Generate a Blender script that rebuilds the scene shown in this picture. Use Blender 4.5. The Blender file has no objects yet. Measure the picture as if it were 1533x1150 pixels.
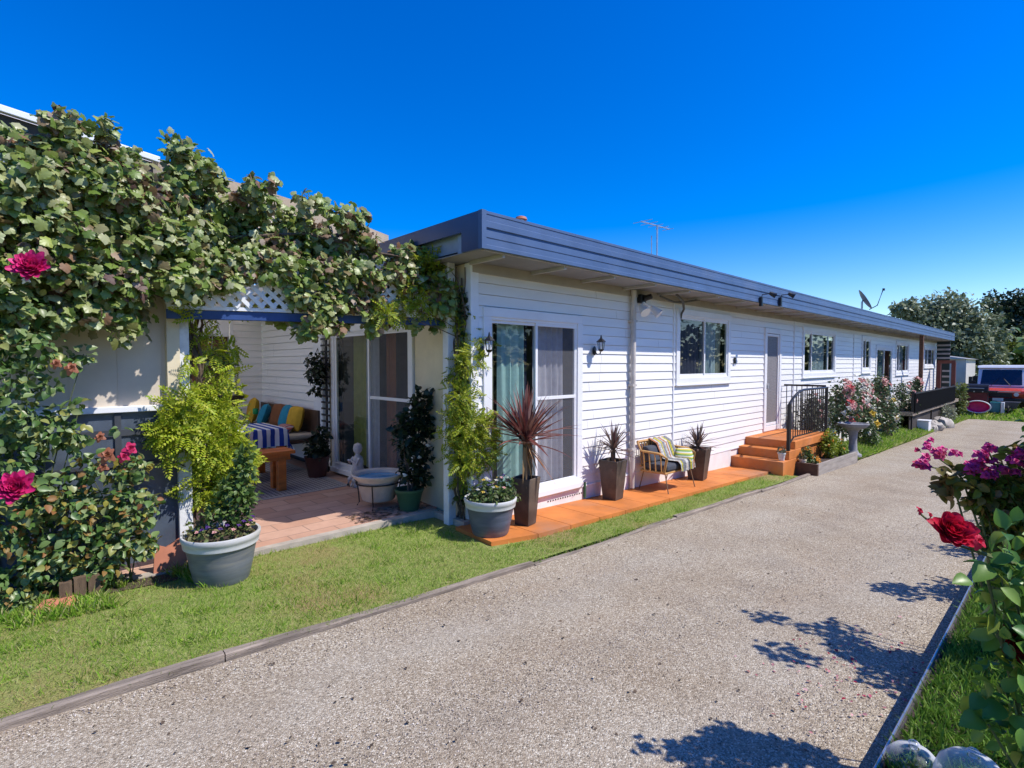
import bpy, math, random
import numpy as np
from mathutils import Vector
random.seed(7)
E = 1.70                      # eye height: world z of the camera
FPX = 790.0
YAW = math.radians(46.7); PIT = math.radians(2.17)
sc = bpy.context.scene
col = sc.collection
R_ = math.radians
# ------------------------------------------------------------------ survey helpers
def ray(px, py):
    c, s, cp, sp = math.cos(YAW), math.sin(YAW), math.cos(PIT), math.sin(PIT)
    f = Vector((cp*c, cp*s, -sp)); r = Vector((s, -c, 0)); u = Vector((sp*c, sp*s, cp))
    return f + r*((px-766.5)/FPX) + u*((575-py)/FPX)
def at(px, py, Y=None, X=None, Z=None, t=None):
    d = ray(px, py)
    if Y is not None: k = Y/d.y
    elif X is not None: k = X/d.x
    elif Z is not None: k = (Z-E)/d.z
    else: k = t
    return Vector((0, 0, E)) + d*k
def drop(x):
    if x < -6: x = -6
    if x < 3.3: return 1.58 + .048*x
    if x < 15: return 1.738 + .034*(x-3.3)
    if x < 31.2: return 2.136 + .02*(x-15)
    return max(2.12, 2.46 - .19*(x-31.2))
def g(x, y=0):
    return E - drop(x) + max(-.024, min(.015, -.024+.022*(x-1.2)))*max(0, min(y-3.15, 1.75))
# ------------------------------------------------------------------ object helpers
def root_origin(p):
    while p.parent: p = p.parent
    return Vector(p.location)
def tag(o, label=None, cat=None, group=None, kind=None):
    if label: o['label'] = label
    if cat: o['category'] = cat
    if group: o['group'] = group
    if kind: o['kind'] = kind
    return o
def thing(name, loc, label, cat, group=None):
    o = bpy.data.objects.new(name, None); col.objects.link(o)
    o.location = loc; o.empty_display_size = .1
    return tag(o, label, cat, group)
def link(name, me, parent=None, mats=()):
    o = bpy.data.objects.new(name, me); col.objects.link(o)
    for m in mats: me.materials.append(m)
    if parent:
        o.parent = parent
    return o
class MB:
    def __init__(s): s.v = []; s.f = []; s.m = []; s.mi = 0
    def add(s, vs, fs):
        b = len(s.v); s.v += [tuple(v) for v in vs]
        for f in fs: s.f.append(tuple(i+b for i in f)); s.m.append(s.mi)
        return s
    def box(s, c, d, rz=0, rx=0, ry=0, taper=1.0):
        hx, hy, hz = d[0]/2, d[1]/2, d[2]/2; vs = []
        from mathutils import Euler
        e = Euler((rx, ry, rz)).to_matrix()
        for z in (-hz, hz):
            k = taper if z < 0 else 1
            for x, y in ((-hx, -hy), (hx, -hy), (hx, hy), (-hx, hy)):
                vs.append(e @ Vector((x*k, y*k, z)) + Vector(c))
        return s.add(vs, [(0,3,2,1),(4,5,6,7),(0,1,5,4),(1,2,6,5),(2,3,7,6),(3,0,4,7)])
    def span(s, a, b):
        a, b = Vector(a), Vector(b)
        return s.box((a+b)/2, (abs(b.x-a.x), abs(b.y-a.y), abs(b.z-a.z)))
    def tube(s, pts, r, n=8, r2=None, cap=True):
        pts = [Vector(p) for p in pts]; b = len(s.v); N = len(pts)
        for i, p in enumerate(pts):
            d = (pts[min(i+1, N-1)] - pts[max(i-1, 0)])
            if d.length < 1e-9: d = Vector((0, 0, 1))
            d.normalize()
            up = Vector((0, 0, 1)) if abs(d.z) < .95 else Vector((1, 0, 0))
            a = d.cross(up).normalized(); c = d.cross(a)
            rr = r if r2 is None else r + (r2-r)*i/(N-1)
            for k in range(n):
                t = 2*math.pi*k/n
                s.v.append(tuple(p + (a*math.cos(t) + c*math.sin(t))*rr))
        for i in range(N-1):
            for k in range(n):
                s.f.append((b+i*n+k, b+i*n+(k+1) % n, b+(i+1)*n+(k+1) % n, b+(i+1)*n+k)); s.m.append(s.mi)
        if cap:
            s.f.append(tuple(b+k for k in range(n))[::-1]); s.m.append(s.mi)
            s.f.append(tuple(b+(N-1)*n+k for k in range(n))); s.m.append(s.mi)
        return s
    def bar(s, a, b, w, h):            # rectangular bar between two points
        a, b = Vector(a), Vector(b); d = (b-a).normalized()
        up = Vector((0, 0, 1)) if abs(d.z) < .95 else Vector((1, 0, 0))
        x = d.cross(up).normalized(); y = x.cross(d)
        vs = []
        for p in (a, b):
            for i, j in ((-1,-1),(1,-1),(1,1),(-1,1)): vs.append(p + x*(i*w/2) + y*(j*h/2))
        return s.add(vs, [(0,1,2,3),(7,6,5,4),(0,4,5,1),(1,5,6,2),(2,6,7,3),(3,7,4,0)])
    def lathe(s, prof, c, n=32, sx=1, sy=1):
        b = len(s.v); c = Vector(c)
        for r, z in prof:
            for k in range(n):
                t = 2*math.pi*k/n
                s.v.append((c.x+r*math.cos(t)*sx, c.y+r*math.sin(t)*sy, c.z+z))
        for i in range(len(prof)-1):
            for k in range(n):
                s.f.append((b+i*n+k, b+i*n+(k+1) % n, b+(i+1)*n+(k+1) % n, b+(i+1)*n+k)); s.m.append(s.mi)
        return s
    def disc(s, c, r, n=32, sx=1, sy=1):
        c = Vector(c)
        return s.add([(c.x+r*math.cos(2*math.pi*k/n)*sx, c.y+r*math.sin(2*math.pi*k/n)*sy, c.z) for k in range(n)], [tuple(range(n))])
    def prism(s, poly, axis, a, b):    # poly of 2D points extruded along axis from a to b
        n = len(poly); vs = []
        for t in (a, b):
            for p, q in poly:
                vs.append((t, p, q) if axis == 'x' else ((p, t, q) if axis == 'y' else (p, q, t)))
        fs = [tuple(range(n))[::-1], tuple(range(n, 2*n))]
        for k in range(n): fs.append((k, (k+1) % n, n+(k+1) % n, n+k))
        return s.add(vs, fs)
    def grid(s, fn, nu, nv):
        vs = [fn(i/nu, j/nv) for j in range(nv+1) for i in range(nu+1)]
        fs = [(j*(nu+1)+i, j*(nu+1)+i+1, (j+1)*(nu+1)+i+1, (j+1)*(nu+1)+i) for j in range(nv) for i in range(nu)]
        return s.add(vs, fs)
    def ball(s, c, r, n=12, sz=1):
        return s.lathe([(max(1e-4, r*math.sin(math.pi*i/n)), -r*math.cos(math.pi*i/n)*sz) for i in range(n+1)], c, n*2)
    def build(s, name, mat, parent=None, smooth=False, bevel=0, kind=None):
        o0 = root_origin(parent) if parent else Vector((0, 0, 0))
        me = bpy.data.meshes.new(name)
        me.from_pydata([(v[0]-o0.x, v[1]-o0.y, v[2]-o0.z) for v in s.v], [], s.f)
        mats = mat if isinstance(mat, (list, tuple)) else [mat]
        for m in mats: me.materials.append(m)
        me.polygons.foreach_set('material_index', s.m)
        me.polygons.foreach_set('use_smooth', [smooth]*len(s.f))
        me.update()
        o = bpy.data.objects.new(name, me); col.objects.link(o)
        if parent: o.parent = parent
        if bevel:
            b = o.modifiers.new('edge', 'BEVEL'); b.width = bevel; b.segments = 2; b.limit_method = 'ANGLE'; b.angle_limit = R_(40)
        if smooth and not bevel:
            try: me.set_sharp_from_angle(angle=R_(45))
            except Exception: pass
        if kind: o['kind'] = kind
        return o
# ------------------------------------------------------------------ materials
def nt(name):
    m = bpy.data.materials.new(name); m.use_nodes = True
    t = m.node_tree; t.nodes.clear()
    out = t.nodes.new('ShaderNodeOutputMaterial'); p = t.nodes.new('ShaderNodeBsdfPrincipled')
    t.links.new(p.outputs[0], out.inputs[0])
    return m, t, p, out
def pos(t, scale=(1, 1, 1)):
    ge = t.nodes.new('ShaderNodeNewGeometry'); mp = t.nodes.new('ShaderNodeMapping')
    mp.inputs['Scale'].default_value = scale
    t.links.new(ge.outputs['Position'], mp.inputs[0]); return mp.outputs[0]
def ramp(t, fac, stops, const=False):
    r = t.nodes.new('ShaderNodeValToRGB'); cr = r.color_ramp
    if const: cr.interpolation = 'CONSTANT'
    while len(cr.elements) < len(stops): cr.elements.new(.5)
    for e, (p, c) in zip(cr.elements, stops): e.position = p; e.color = (*c, 1)
    t.links.new(fac, r.inputs[0]); return r.outputs[0]
def noise(t, scale, vec, detail=4, rough=.55):
    n = t.nodes.new('ShaderNodeTexNoise'); n.inputs['Scale'].default_value = scale
    n.inputs['Detail'].default_value = detail; n.inputs['Roughness'].default_value = rough
    t.links.new(vec, n.inputs['Vector']); return n.outputs['Fac']
def mixc(t, fac, a, b, mode='MIX'):
    m = t.nodes.new('ShaderNodeMix'); m.data_type = 'RGBA'; m.blend_type = mode
    for s_, v in ((0, fac), (6, a), (7, b)):
        if hasattr(v, 'is_linked') or isinstance(v, bpy.types.NodeSocket): t.links.new(v, m.inputs[s_])
        else: m.inputs[s_].default_value = v if s_ == 0 else (*v, 1)
    return m.outputs[2]
def bump(t, p, h, strength=.3, dist=.01):
    b = t.nodes.new('ShaderNodeBump'); b.inputs['Strength'].default_value = strength; b.inputs['Distance'].default_value = dist
    t.links.new(h, b.inputs['Height']); t.links.new(b.outputs[0], p.inputs['Normal'])
MATS = {}
def M(name, c, rough=.6, var=.18, scale=6, bmp=0, bscale=60, metal=0, stretch=(1, 1, 1), dirt=None, spec=.4):
    if name in MATS: return MATS[name]
    m, t, p, out = nt(name)
    v = pos(t, stretch)
    n = noise(t, scale, v, 5)
    lo = tuple(x*(1-var) for x in c); hi = tuple(min(.95, x*(1+var)) for x in c)
    cc = ramp(t, n, [(.3, lo), (.7, hi)])
    if dirt:
        n2 = noise(t, scale*.35, v, 6, .65)
        f = ramp(t, n2, [(.52, (0, 0, 0)), (.75, (1, 1, 1))])
        mm = t.nodes.new('ShaderNodeMath'); mm.operation = 'MULTIPLY'; mm.inputs[1].default_value = dirt[1]
        t.links.new(f, mm.inputs[0])
        cc = mixc(t, mm.outputs[0], cc, dirt[0])
    t.links.new(cc, p.inputs['Base Color'])
    p.inputs['Roughness'].default_value = rough; p.inputs['Metallic'].default_value = metal
    p.inputs['Specular IOR Level'].default_value = spec
    if bmp: bump(t, p, noise(t, bscale, v, 3), bmp)
    MATS[name] = m; return m
def LEAF(name, cols, rough=.42, trans=.28, spec=.35):
    m, t, p, out = nt(name)
    ge = t.nodes.new('ShaderNodeNewGeometry')
    n = len(cols)
    cc = ramp(t, ge.outputs['Random Per Island'], [(i/max(1, n-1), c) for i, c in enumerate(cols)])
    v = pos(t); cc = mixc(t, .35, cc, ramp(t, noise(t, 9, v, 3), [(.3, (.35, .35, .3)), (.7, (1, 1, 1))]), 'MULTIPLY')
    t.links.new(cc, p.inputs['Base Color']); p.inputs['Roughness'].default_value = rough
    p.inputs['Specular IOR Level'].default_value = spec
    tr = t.nodes.new('ShaderNodeBsdfTranslucent'); t.links.new(cc, tr.inputs[0])
    mx = t.nodes.new('ShaderNodeMixShader'); mx.inputs[0].default_value = trans
    t.links.new(p.outputs[0], mx.inputs[1]); t.links.new(tr.outputs[0], mx.inputs[2]); t.links.new(mx.outputs[0], out.inputs[0])
    return m
def GLASS(name, tint=(.75, .85, .85), refl=1.0, base=.0):
    m, t, p, out = nt(name); t.nodes.remove(p)
    tr = t.nodes.new('ShaderNodeBsdfTransparent'); tr.inputs[0].default_value = (*tint, 1)
    gl = t.nodes.new('ShaderNodeBsdfGlossy'); gl.inputs['Roughness'].default_value = .015
    fr = t.nodes.new('ShaderNodeLayerWeight'); pw = t.nodes.new('ShaderNodeMath'); pw.operation = 'POWER'; pw.inputs[1].default_value = 3.6
    t.links.new(fr.outputs['Facing'], pw.inputs[0])
    ad = t.nodes.new('ShaderNodeMath'); ad.operation = 'MULTIPLY_ADD'; ad.inputs[1].default_value = .75; ad.inputs[2].default_value = base + .04
    t.links.new(pw.outputs[0], ad.inputs[0])
    mx = t.nodes.new('ShaderNodeMixShader'); t.links.new(ad.outputs[0], mx.inputs[0])
    t.links.new(tr.outputs[0], mx.inputs[1]); t.links.new(gl.outputs[0], mx.inputs[2]); t.links.new(mx.outputs[0], out.inputs[0])
    return m
def CLOTH(name, c, trans=.3, stripes=None):
    m, t, p, out = nt(name); v = pos(t)
    cc = ramp(t, noise(t, 14, v, 4), [(.3, tuple(x*.82 for x in c)), (.7, c)])
    if stripes:
        sp = t.nodes.new('ShaderNodeSeparateXYZ'); t.links.new(v, sp.inputs[0])
        m1 = t.nodes.new('ShaderNodeMath'); m1.operation = 'MULTIPLY'; m1.inputs[1].default_value = stripes[1]
        t.links.new(sp.outputs[stripes[0]], m1.inputs[0])
        m2 = t.nodes.new('ShaderNodeMath'); m2.operation = 'FRACT'; t.links.new(m1.outputs[0], m2.inputs[0])
        cc = ramp(t, m2.outputs[0], stripes[2], True)
    t.links.new(cc, p.inputs['Base Color']); p.inputs['Roughness'].default_value = .9; p.inputs['Specular IOR Level'].default_value = .15
    bump(t, p, noise(t, 320, v, 2), .25, .003)
    tr = t.nodes.new('ShaderNodeBsdfTranslucent'); t.links.new(cc, tr.inputs[0])
    mx = t.nodes.new('ShaderNodeMixShader'); mx.inputs[0].default_value = trans
    t.links.new(p.outputs[0], mx.inputs[1]); t.links.new(tr.outputs[0], mx.inputs[2]); t.links.new(mx.outputs[0], out.inputs[0])
    return m
white = M('white_paint', (.80, .80, .81), .45, .05, 2.5, dirt=((.62, .60, .55), .25))
siding_m = M('white_cladding', (.84, .815, .785), .42, .05, 1.2, .05, 30, stretch=(.5, .5, 3), dirt=((.62, .58, .52), .35))
cream = M('cream_paint', (.70, .60, .42), .6, .10, 3, dirt=((.5, .42, .28), .4))
cream_wall = M('cream_sheet', (.60, .52, .42), .7, .08, 2.5, .05, 40, dirt=((.45, .38, .29), .4))
fascia_m = M('blue_steel', (.062, .112, .225), .48, .12, 3, spec=.5, dirt=((.16, .20, .30), .4))
soffit_m = M('soffit_grey', (.25, .25, .26), .7, .12, 3)
orange = M('orange_paint', (.57, .185, .04), .68, .22, 2.6, .16, 60, dirt=((.34, .18, .11), .9))
base_m = M('base_white', (.78, .75, .72), .7, .08, 4, .15, 45, dirt=((.5, .42, .35), .5))
black = M('black_metal', (.015, .015, .017), .4, .2, 10)
dark = M('dark_void', (.02, .02, .022), .8, .2, 4)
steel = M('galvanised_steel', (.45, .46, .48), .35, .12, 12, metal=.8)
timber_grey = M('weathered_timber', (.27, .22, .175), .9, .45, 5, .7, 40, stretch=(.6, 6, 6), dirt=((.10, .08, .06), .85))
timber_brown = M('brown_timber', (.16, .07, .035), .6, .3, 4, .3, 30, stretch=(.6, 5, 5))
timber_red = M('red_stained_timber', (.60, .17, .03), .4, .3, 3, .2, 30, stretch=(.7, 5, 5))
soil = M('soil', (.06, .042, .03), .95, .4, 30, .8, 80)
bark = M('bark', (.12, .085, .06), .9, .35, 14, .8, 40)
cane = M('rose_cane', (.10, .12, .04), .7, .3, 12)
glass = GLASS('window_glass'); glass_dark = GLASS('tinted_glass', (.40, .43, .48), base=.02)
glass_clear = GLASS('clear_plastic', (.9, .93, .95), base=.1)
# ------------------------------------------------------------------ leaf meshes
def unit(a): return a/np.maximum(np.linalg.norm(a, axis=-1, keepdims=True), 1e-9)
def T_leaf(st, w, fold=.10, droop=.15):
    v = []; f = []
    n = len(st)
    for y, k in st:
        z = -droop*y*y
        v += [(0, y, z), (-w*k, y, z+fold*k), (w*k, y, z+fold*k)]
    for i in range(n-1):
        a, b = i*3, (i+1)*3
        f += [(a, b, b+1, a+1), (a+2, b+2, b, a)]
    return v, f
T_rose = T_leaf([(0, .05), (.15, .62), (.35, .98), (.6, .92), (.82, .55), (1, .04)], .36, .17, .22)
T_oval = T_leaf([(0, .1), (.3, 1), (.65, .85), (1, .05)], .33, .10, .15)
T_thin = T_leaf([(0, .2), (.4, 1), (1, .05)], .17, .05, .15)
T_quad = ([(0, 0, 0), (-.38, .5, .08), (0, 1, -.08), (.38, .5, .08)], [(0, 3, 2, 1)])
def _grape():
    out = [(0, .02), (.14, -.16), (.34, -.15), (.48, .04), (.44, .20), (.58, .34), (.54, .52), (.36, .58), (.30, .74), (.16, .88), (.0, .97)]
    out = out + [(-x, y) for x, y in out[-2:0:-1]]
    v = [(0, .3, .05)] + [(x, y, -.30*(x*x+(y-.3)**2)+.05*math.sin(i*2.4)) for i, (x, y) in enumerate(out)]
    n = len(out)
    return v, [(0, i+1, (i+1) % n+1) for i in range(n)]
T_grape = _grape()
def _pinnate(k=6, w=.085, L=.30):
    v = []; f = []
    for i in range(k):
        y = .12 + .8*i/(k-1)
        for s in (-1, 1):
            b = len(v); l = L*(1-.35*i/(k-1)); z = -.25*y*y
            v += [(0, y, z), (s*l*.5, y+.03-w, z-.01), (s*l, y+.1, z-.06), (s*l*.5, y+.03+w, z+.01)]
            f.append((b, b+1, b+2, b+3) if s > 0 else (b+3, b+2, b+1, b))
    b = len(v); z = -.25
    v += [(0, .95, z), (-w, 1.08, z), (0, 1.25, z-.06), (w, 1.08, z)]; f.append((b, b+3, b+2, b+1))
    return v, f
T_pinn = _pinnate()
def instance_mesh(name, P, D, N, S, tmpl, mat, parent=None, kind=None):
    P, D, N = np.asarray(P, float), unit(np.asarray(D, float)), np.asarray(N, float)
    S = np.broadcast_to(np.asarray(S, float), (len(P),))
    B = unit(np.cross(D, N)); N = np.cross(B, D)
    tv = np.array(tmpl[0]); k = len(tv); n = len(P)
    V = P[:, None, :] + S[:, None, None]*(tv[None, :, 0:1]*B[:, None, :] + tv[None, :, 1:2]*D[:, None, :] + tv[None, :, 2:3]*N[:, None, :])
    if parent: V = V - np.array(root_origin(parent))
    V = V.reshape(-1, 3)
    lens = np.array([len(f) for f in tmpl[1]]); flat = np.concatenate([np.array(f) for f in tmpl[1]])
    loops = (flat[None, :] + (np.arange(n)*k)[:, None]).reshape(-1)
    tot = np.tile(lens, n); start = np.concatenate([[0], np.cumsum(tot)[:-1]])
    me = bpy.data.meshes.new(name)
    me.vertices.add(len(V)); me.vertices.foreach_set('co', V.ravel().astype(np.float32))
    me.loops.add(len(loops)); me.loops.foreach_set('vertex_index', loops.astype(np.int32))
    me.polygons.add(len(tot)); me.polygons.foreach_set('loop_start', start.astype(np.int32)); me.polygons.foreach_set('loop_total', tot.astype(np.int32))
    me.polygons.foreach_set('use_smooth', np.ones(len(tot), bool))
    me.update(calc_edges=True); me.validate()
    o = bpy.data.objects.new(name, me); col.objects.link(o); me.materials.append(mat)
    if parent: o.parent = parent
    if kind: o['kind'] = kind
    return o
def cloud(n, blobs, rng, shell=.45):
    c = np.array([b[:3] for b in blobs], float); r = np.array([b[3] if len(b) == 4 else 1 for b in blobs], float)
    rad = np.array([(b[3],)*3 if len(b) == 4 else b[3:6] for b in blobs], float)
    w = rad.prod(1)**(2/3); i = rng.choice(len(blobs), n, p=w/w.sum())
    d = unit(rng.normal(size=(n, 3)))
    k = shell + (1-shell)*rng.random(n)**.6
    k *= 1 + .12*rng.normal(size=n)
    return c[i] + d*rad[i]*k[:, None], d
def foliage(name, n, blobs, size, tmpl, mat, parent, seed, shell=.45, up=.7, sag=.15, kind=None, zmin=None, nb=(0, 0, 0)):
    rng = np.random.default_rng(seed)
    P, d = cloud(n, blobs, rng, shell)
    if zmin is not None: P[:, 2] = np.maximum(P[:, 2], zmin + .02)
    D = unit(d*.7 + rng.normal(size=(n, 3))*.65 + np.array([0, 0, -sag]))
    N = unit(d*.6 + rng.normal(size=(n, 3))*.55 + np.array([0, 0, up]) + np.array(nb))
    S = size*(.6 + .7*rng.random(n))
    return instance_mesh(name, P, D, N, S, tmpl, mat, parent, kind)
def stems(base, blobs, r, parent, mat, seed, name='stem', n=None):
    rng = random.Random(seed); mb = MB()
    bl = list(blobs); rng.shuffle(bl)
    for b in bl[:n or len(bl)]:
        p0 = Vector(base) + Vector((rng.uniform(-1, 1), rng.uniform(-1, 1), 0))*r*2.5; p3 = Vector(b[:3])
        mid = p0.lerp(p3, .5) + Vector((rng.uniform(-.05, .05), rng.uniform(-.05, .05), .08))
        pts = [p0*(1-t)**2 + mid*(2*t*(1-t)) + p3*t*t for t in (0, .25, .5, .75, 1)]
        mb.tube(pts, r, 6, r*.45)
    return mb.build(name, mat, parent, True)
PETAL = {}
def petal_mat(name, c):
    if name not in PETAL: PETAL[name] = LEAF('petal_'+name, [tuple(x*.65 for x in c), c, tuple(min(.95, x*1.25+.01) for x in c)], .5, .25)
    return PETAL[name]
def post_stems(x, y, z0, z1, blobs, r, parent, mat, name='stem', reach=.9):
    mb = MB(); rng = random.Random(int(x*100)); n = 14
    for s in range(2):
        mb.tube([(x+.05*math.sin(i*1.1+s*2.5), y+.05*math.cos(i*1.1+s*2.5), z0+(z1-z0)*i/n) for i in range(n+1)], r*1.6, 6, r)
    for b in blobs:
        q = Vector(b[:3]); h = min(max(q.z-.2, z0+.02), z1); p = Vector((x, y, h))
        if (q-p).length > reach: continue
        m_ = p.lerp(q, .5)+Vector((rng.uniform(-.03, .03), rng.uniform(-.03, .03), .07))
        mb.tube([p*(1-t)**2+m_*(2*t*(1-t))+q*t*t for t in (0, .25, .5, .75, 1)], r*.6, 5, r*.3)
    return mb.build(name, mat, parent, True)
def rose(c, r, d, mat, parent, n=24, seed=0, res=4, name='flower', pw=1.0, ball=False):
    rng = random.Random(seed); c = Vector(c); d = Vector(d).normalized()
    a = d.cross(Vector((.3, .2, 1)) if abs(d.z) < .9 else Vector((1, 0, 0))).normalized(); b = d.cross(a)
    mb = MB()
    for i in range(n):
        k = (i+.5)/n; ang = i*2.39996 + rng.uniform(-.2, .2)
        th0 = (.08 + 1.42*k) if ball else .05 + .95*k; L = r*(.55+.62*k)*rng.uniform(.9, 1.08); W = r*(.30+.36*k)*pw
        rad = a*math.cos(ang) + b*math.sin(ang); tan = d.cross(rad)
        ruf = rng.uniform(-.22, .22)
        def fn(u, v, th0=th0, L=L, W=W, rad=rad, tan=tan, ruf=ruf):
            uu = (u-.5)*2; w = W*math.sin(math.pi*min(1, .22+.68*v))
            th = th0*(1.12-.22*v) + ruf*.5*v if ball else th0*(.35+.95*v**1.3) + (.5*max(0, v-.7)/.3*th0)
            p = c + (rad*math.sin(th)+d*math.cos(th))*(L*v) + tan*(uu*w) - rad*(uu*uu*w*.55) + d*(uu*uu*w*.15*v + ruf*r*.3*v*uu)
            return p + rad*r*.04
        mb.grid(fn, res, res)
    return mb.build(name, mat, parent, True)
# ================================================================== WORLD, LIGHT, CAMERA
SUN = Vector((.62, -1.0, 1.5)).normalized()
elev = math.asin(SUN.z); rot = math.atan2(SUN.x, SUN.y)
w = bpy.data.worlds.new('World'); sc.world = w; w.use_nodes = True
t = w.node_tree; t.nodes.clear()
wo = t.nodes.new('ShaderNodeOutputWorld'); bg = t.nodes.new('ShaderNodeBackground')
sky = t.nodes.new('ShaderNodeTexSky'); sky.sky_type = 'NISHITA'; sky.sun_disc = False
sky.sun_elevation = elev; sky.sun_rotation = rot; sky.altitude = 0; sky.air_density = 1.0; sky.dust_density = .3; sky.ozone_density = 4.0
hs = t.nodes.new('ShaderNodeHueSaturation'); hs.inputs['Saturation'].default_value = 1.55; hs.inputs['Hue'].default_value = .519; hs.inputs['Value'].default_value = 1.45
t.links.new(sky.outputs[0], hs.inputs['Color']); t.links.new(hs.outputs[0], bg.inputs[0]); bg.inputs[1].default_value = .12
t.links.new(bg.outputs[0], wo.inputs[0])
sl = bpy.data.lights.new('sun', 'SUN'); sl.energy = 4.6; sl.angle = R_(.5); sl.color = (1, .955, .89)
so = bpy.data.objects.new('sun', sl); col.objects.link(so); so.location = (6, -10, 15)
so.rotation_euler = (-SUN).to_track_quat('-Z', 'Y').to_euler()
cd = bpy.data.cameras.new('camera'); cd.sensor_width = 36; cd.lens = 36*FPX/1533; cd.clip_start = .03; cd.clip_end = 3000
co = bpy.data.objects.new('camera', cd); col.objects.link(co); co.location = (0, 0, E)
co.rotation_euler = (math.pi/2 - PIT, 0, YAW - math.pi/2); sc.camera = co
vs = sc.view_settings; vs.view_transform = 'Standard'; vs.look = 'None'; vs.exposure = .28; vs.gamma = 1
sc.render.engine = 'CYCLES'
sc.cycles.max_bounces = 8; sc.cycles.transparent_max_bounces = 16; sc.cycles.caustics_reflective = False; sc.cycles.caustics_refractive = False

# ================================================================== GROUND
def lin(a, b, n): return [a+(b-a)*i/n for i in range(n+1)]
def sheet(name, xs, ys, fn, mat, smooth=True, skirt=0):
    mb = MB(); nx = len(xs)
    vs = [(x, y, fn(x, y)) for y in ys for x in xs]
    fs = [(j*nx+i, j*nx+i+1, (j+1)*nx+i+1, (j+1)*nx+i) for j in range(len(ys)-1) for i in range(nx-1)]
    mb.add(vs, fs)
    return tag(mb.build(name, mat, None, smooth), kind='structure')
def grass_ground():
    m, t, p, out = nt('turf_soil'); v = pos(t)
    a = ramp(t, noise(t, 25, v, 6, .7), [(.3, (.16, .21, .05)), (.5, (.26, .32, .08)), (.7, (.38, .36, .15))])
    f = ramp(t, noise(t, .9, v, 5, .6), [(.50, (0, 0, 0)), (.66, (.8, .8, .8))])
    c = mixc(t, f, a, (.36, .25, .12)); t.links.new(c, p.inputs['Base Color']); p.inputs['Roughness'].default_value = .95; p.inputs['Specular IOR Level'].default_value = .1
    bump(t, p, noise(t, 90, v, 3), .8, .03); return m
turf_m = grass_ground()
def gravel_mat():
    m, t, p, out = nt('gravel'); v = pos(t)
    vo = t.nodes.new('ShaderNodeTexVoronoi'); vo.inputs['Scale'].default_value = 155; t.links.new(v, vo.inputs['Vector'])
    s = t.nodes.new('ShaderNodeSeparateColor'); t.links.new(vo.outputs['Color'], s.inputs[0])
    a = ramp(t, s.outputs[0], [(0, (.10, .085, .07)), (.08, (.24, .195, .155)), (.34, (.37, .30, .235)), (.62, (.45, .375, .295)), (.86, (.58, .51, .43)), (1, (.80, .74, .66))])
    vo2 = t.nodes.new('ShaderNodeTexVoronoi'); vo2.inputs['Scale'].default_value = 52; t.links.new(v, vo2.inputs['Vector'])
    s2 = t.nodes.new('ShaderNodeSeparateColor'); t.links.new(vo2.outputs['Color'], s2.inputs[0])
    a = mixc(t, .22, a, ramp(t, s2.outputs[1], [(0, (.45, .43, .4)), (.5, (.85, .83, .8)), (1, (1, 1, .98))]), 'MULTIPLY')
    b = ramp(t, noise(t, 1.1, v, 6, .6), [(.32, (.80, .75, .70)), (.6, (1, 1, 1))])
    c = mixc(t, .8, a, b, 'MULTIPLY')
    f = ramp(t, noise(t, .45, pos(t, (1, 2.5, 1)), 5, .6), [(.55, (0, 0, 0)), (.8, (.35, .35, .35))])
    c = mixc(t, f, c, (.36, .24, .15)); c = mixc(t, 1.0, c, (.95, .945, .865), 'MULTIPLY')
    # wheel tracks: paler, finer, compacted bands with ragged edges, and a darker looser crown between them
    sx = t.nodes.new('ShaderNodeSeparateXYZ'); t.links.new(v, sx.inputs[0])
    def m_(op, a, b):
        q = t.nodes.new('ShaderNodeMath'); q.operation = op
        for i_, x_ in enumerate((a, b)):
            if isinstance(x_, bpy.types.NodeSocket): t.links.new(x_, q.inputs[i_])
            else: q.inputs[i_].default_value = x_
        return q.outputs[0]
    wv = m_('ADD', sx.outputs[1], m_('MULTIPLY', noise(t, .7, v, 3), .5))
    def band(cy, wd_): return m_('SUBTRACT', 1.0, m_('MINIMUM', 1.0, m_('DIVIDE', m_('ABSOLUTE', m_('SUBTRACT', wv, cy), 0.0), wd_)))
    tr_ = m_('ADD', band(1.38, .42), band(2.78, .42))
    tr_ = m_('MULTIPLY', tr_, ramp(t, noise(t, 1.7, v, 5), [(.35, (.1, .1, .1)), (.65, (.8, .8, .8))]))
    c = mixc(t, m_('MULTIPLY', tr_, .35), c, (.43, .40, .34))
    c = mixc(t, m_('MULTIPLY', band(2.08, .40), ramp(t, noise(t, 2.3, v, 6, .65), [(.42, (0, 0, 0)), (.7, (.40, .40, .40))])), c, (.19, .16, .13))
    c = mixc(t, ramp(t, noise(t, 3.1, v, 6, .7), [(.60, (0, 0, 0)), (.74, (.45, .45, .45))]), c, (.22, .17, .13))
    t.links.new(c, p.inputs['Base Color']); p.inputs['Roughness'].default_value = .9; p.inputs['Specular IOR Level'].default_value = .2
    dd = t.nodes.new('ShaderNodeMath'); dd.operation = 'MULTIPLY_ADD'; dd.inputs[1].default_value = -1; dd.inputs[2].default_value = 1
    t.links.new(vo.outputs['Distance'], dd.inputs[0])
    bump(t, p, dd.outputs[0], .55, .012); return m
gravel_m = gravel_mat()
far = lambda a: [-400, -120, -40, -15] + a + [60, 140, 400]
xs = far(lin(-6, 36, 42)); ys = [-400, -100, -30, -10] + lin(-5, 14, 38) + [30, 100, 400]
sheet('ground', xs, ys, lambda x, y: g(min(max(x, -6), 36)) - .03, turf_m)
def wob(x, s=1.0): return .018*math.sin(2.1*x*s) + .012*math.sin(5.3*x*s+1)
gx = lin(-6, 31, 74)
mb = MB()
ny = 10; vs_ = []
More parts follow.
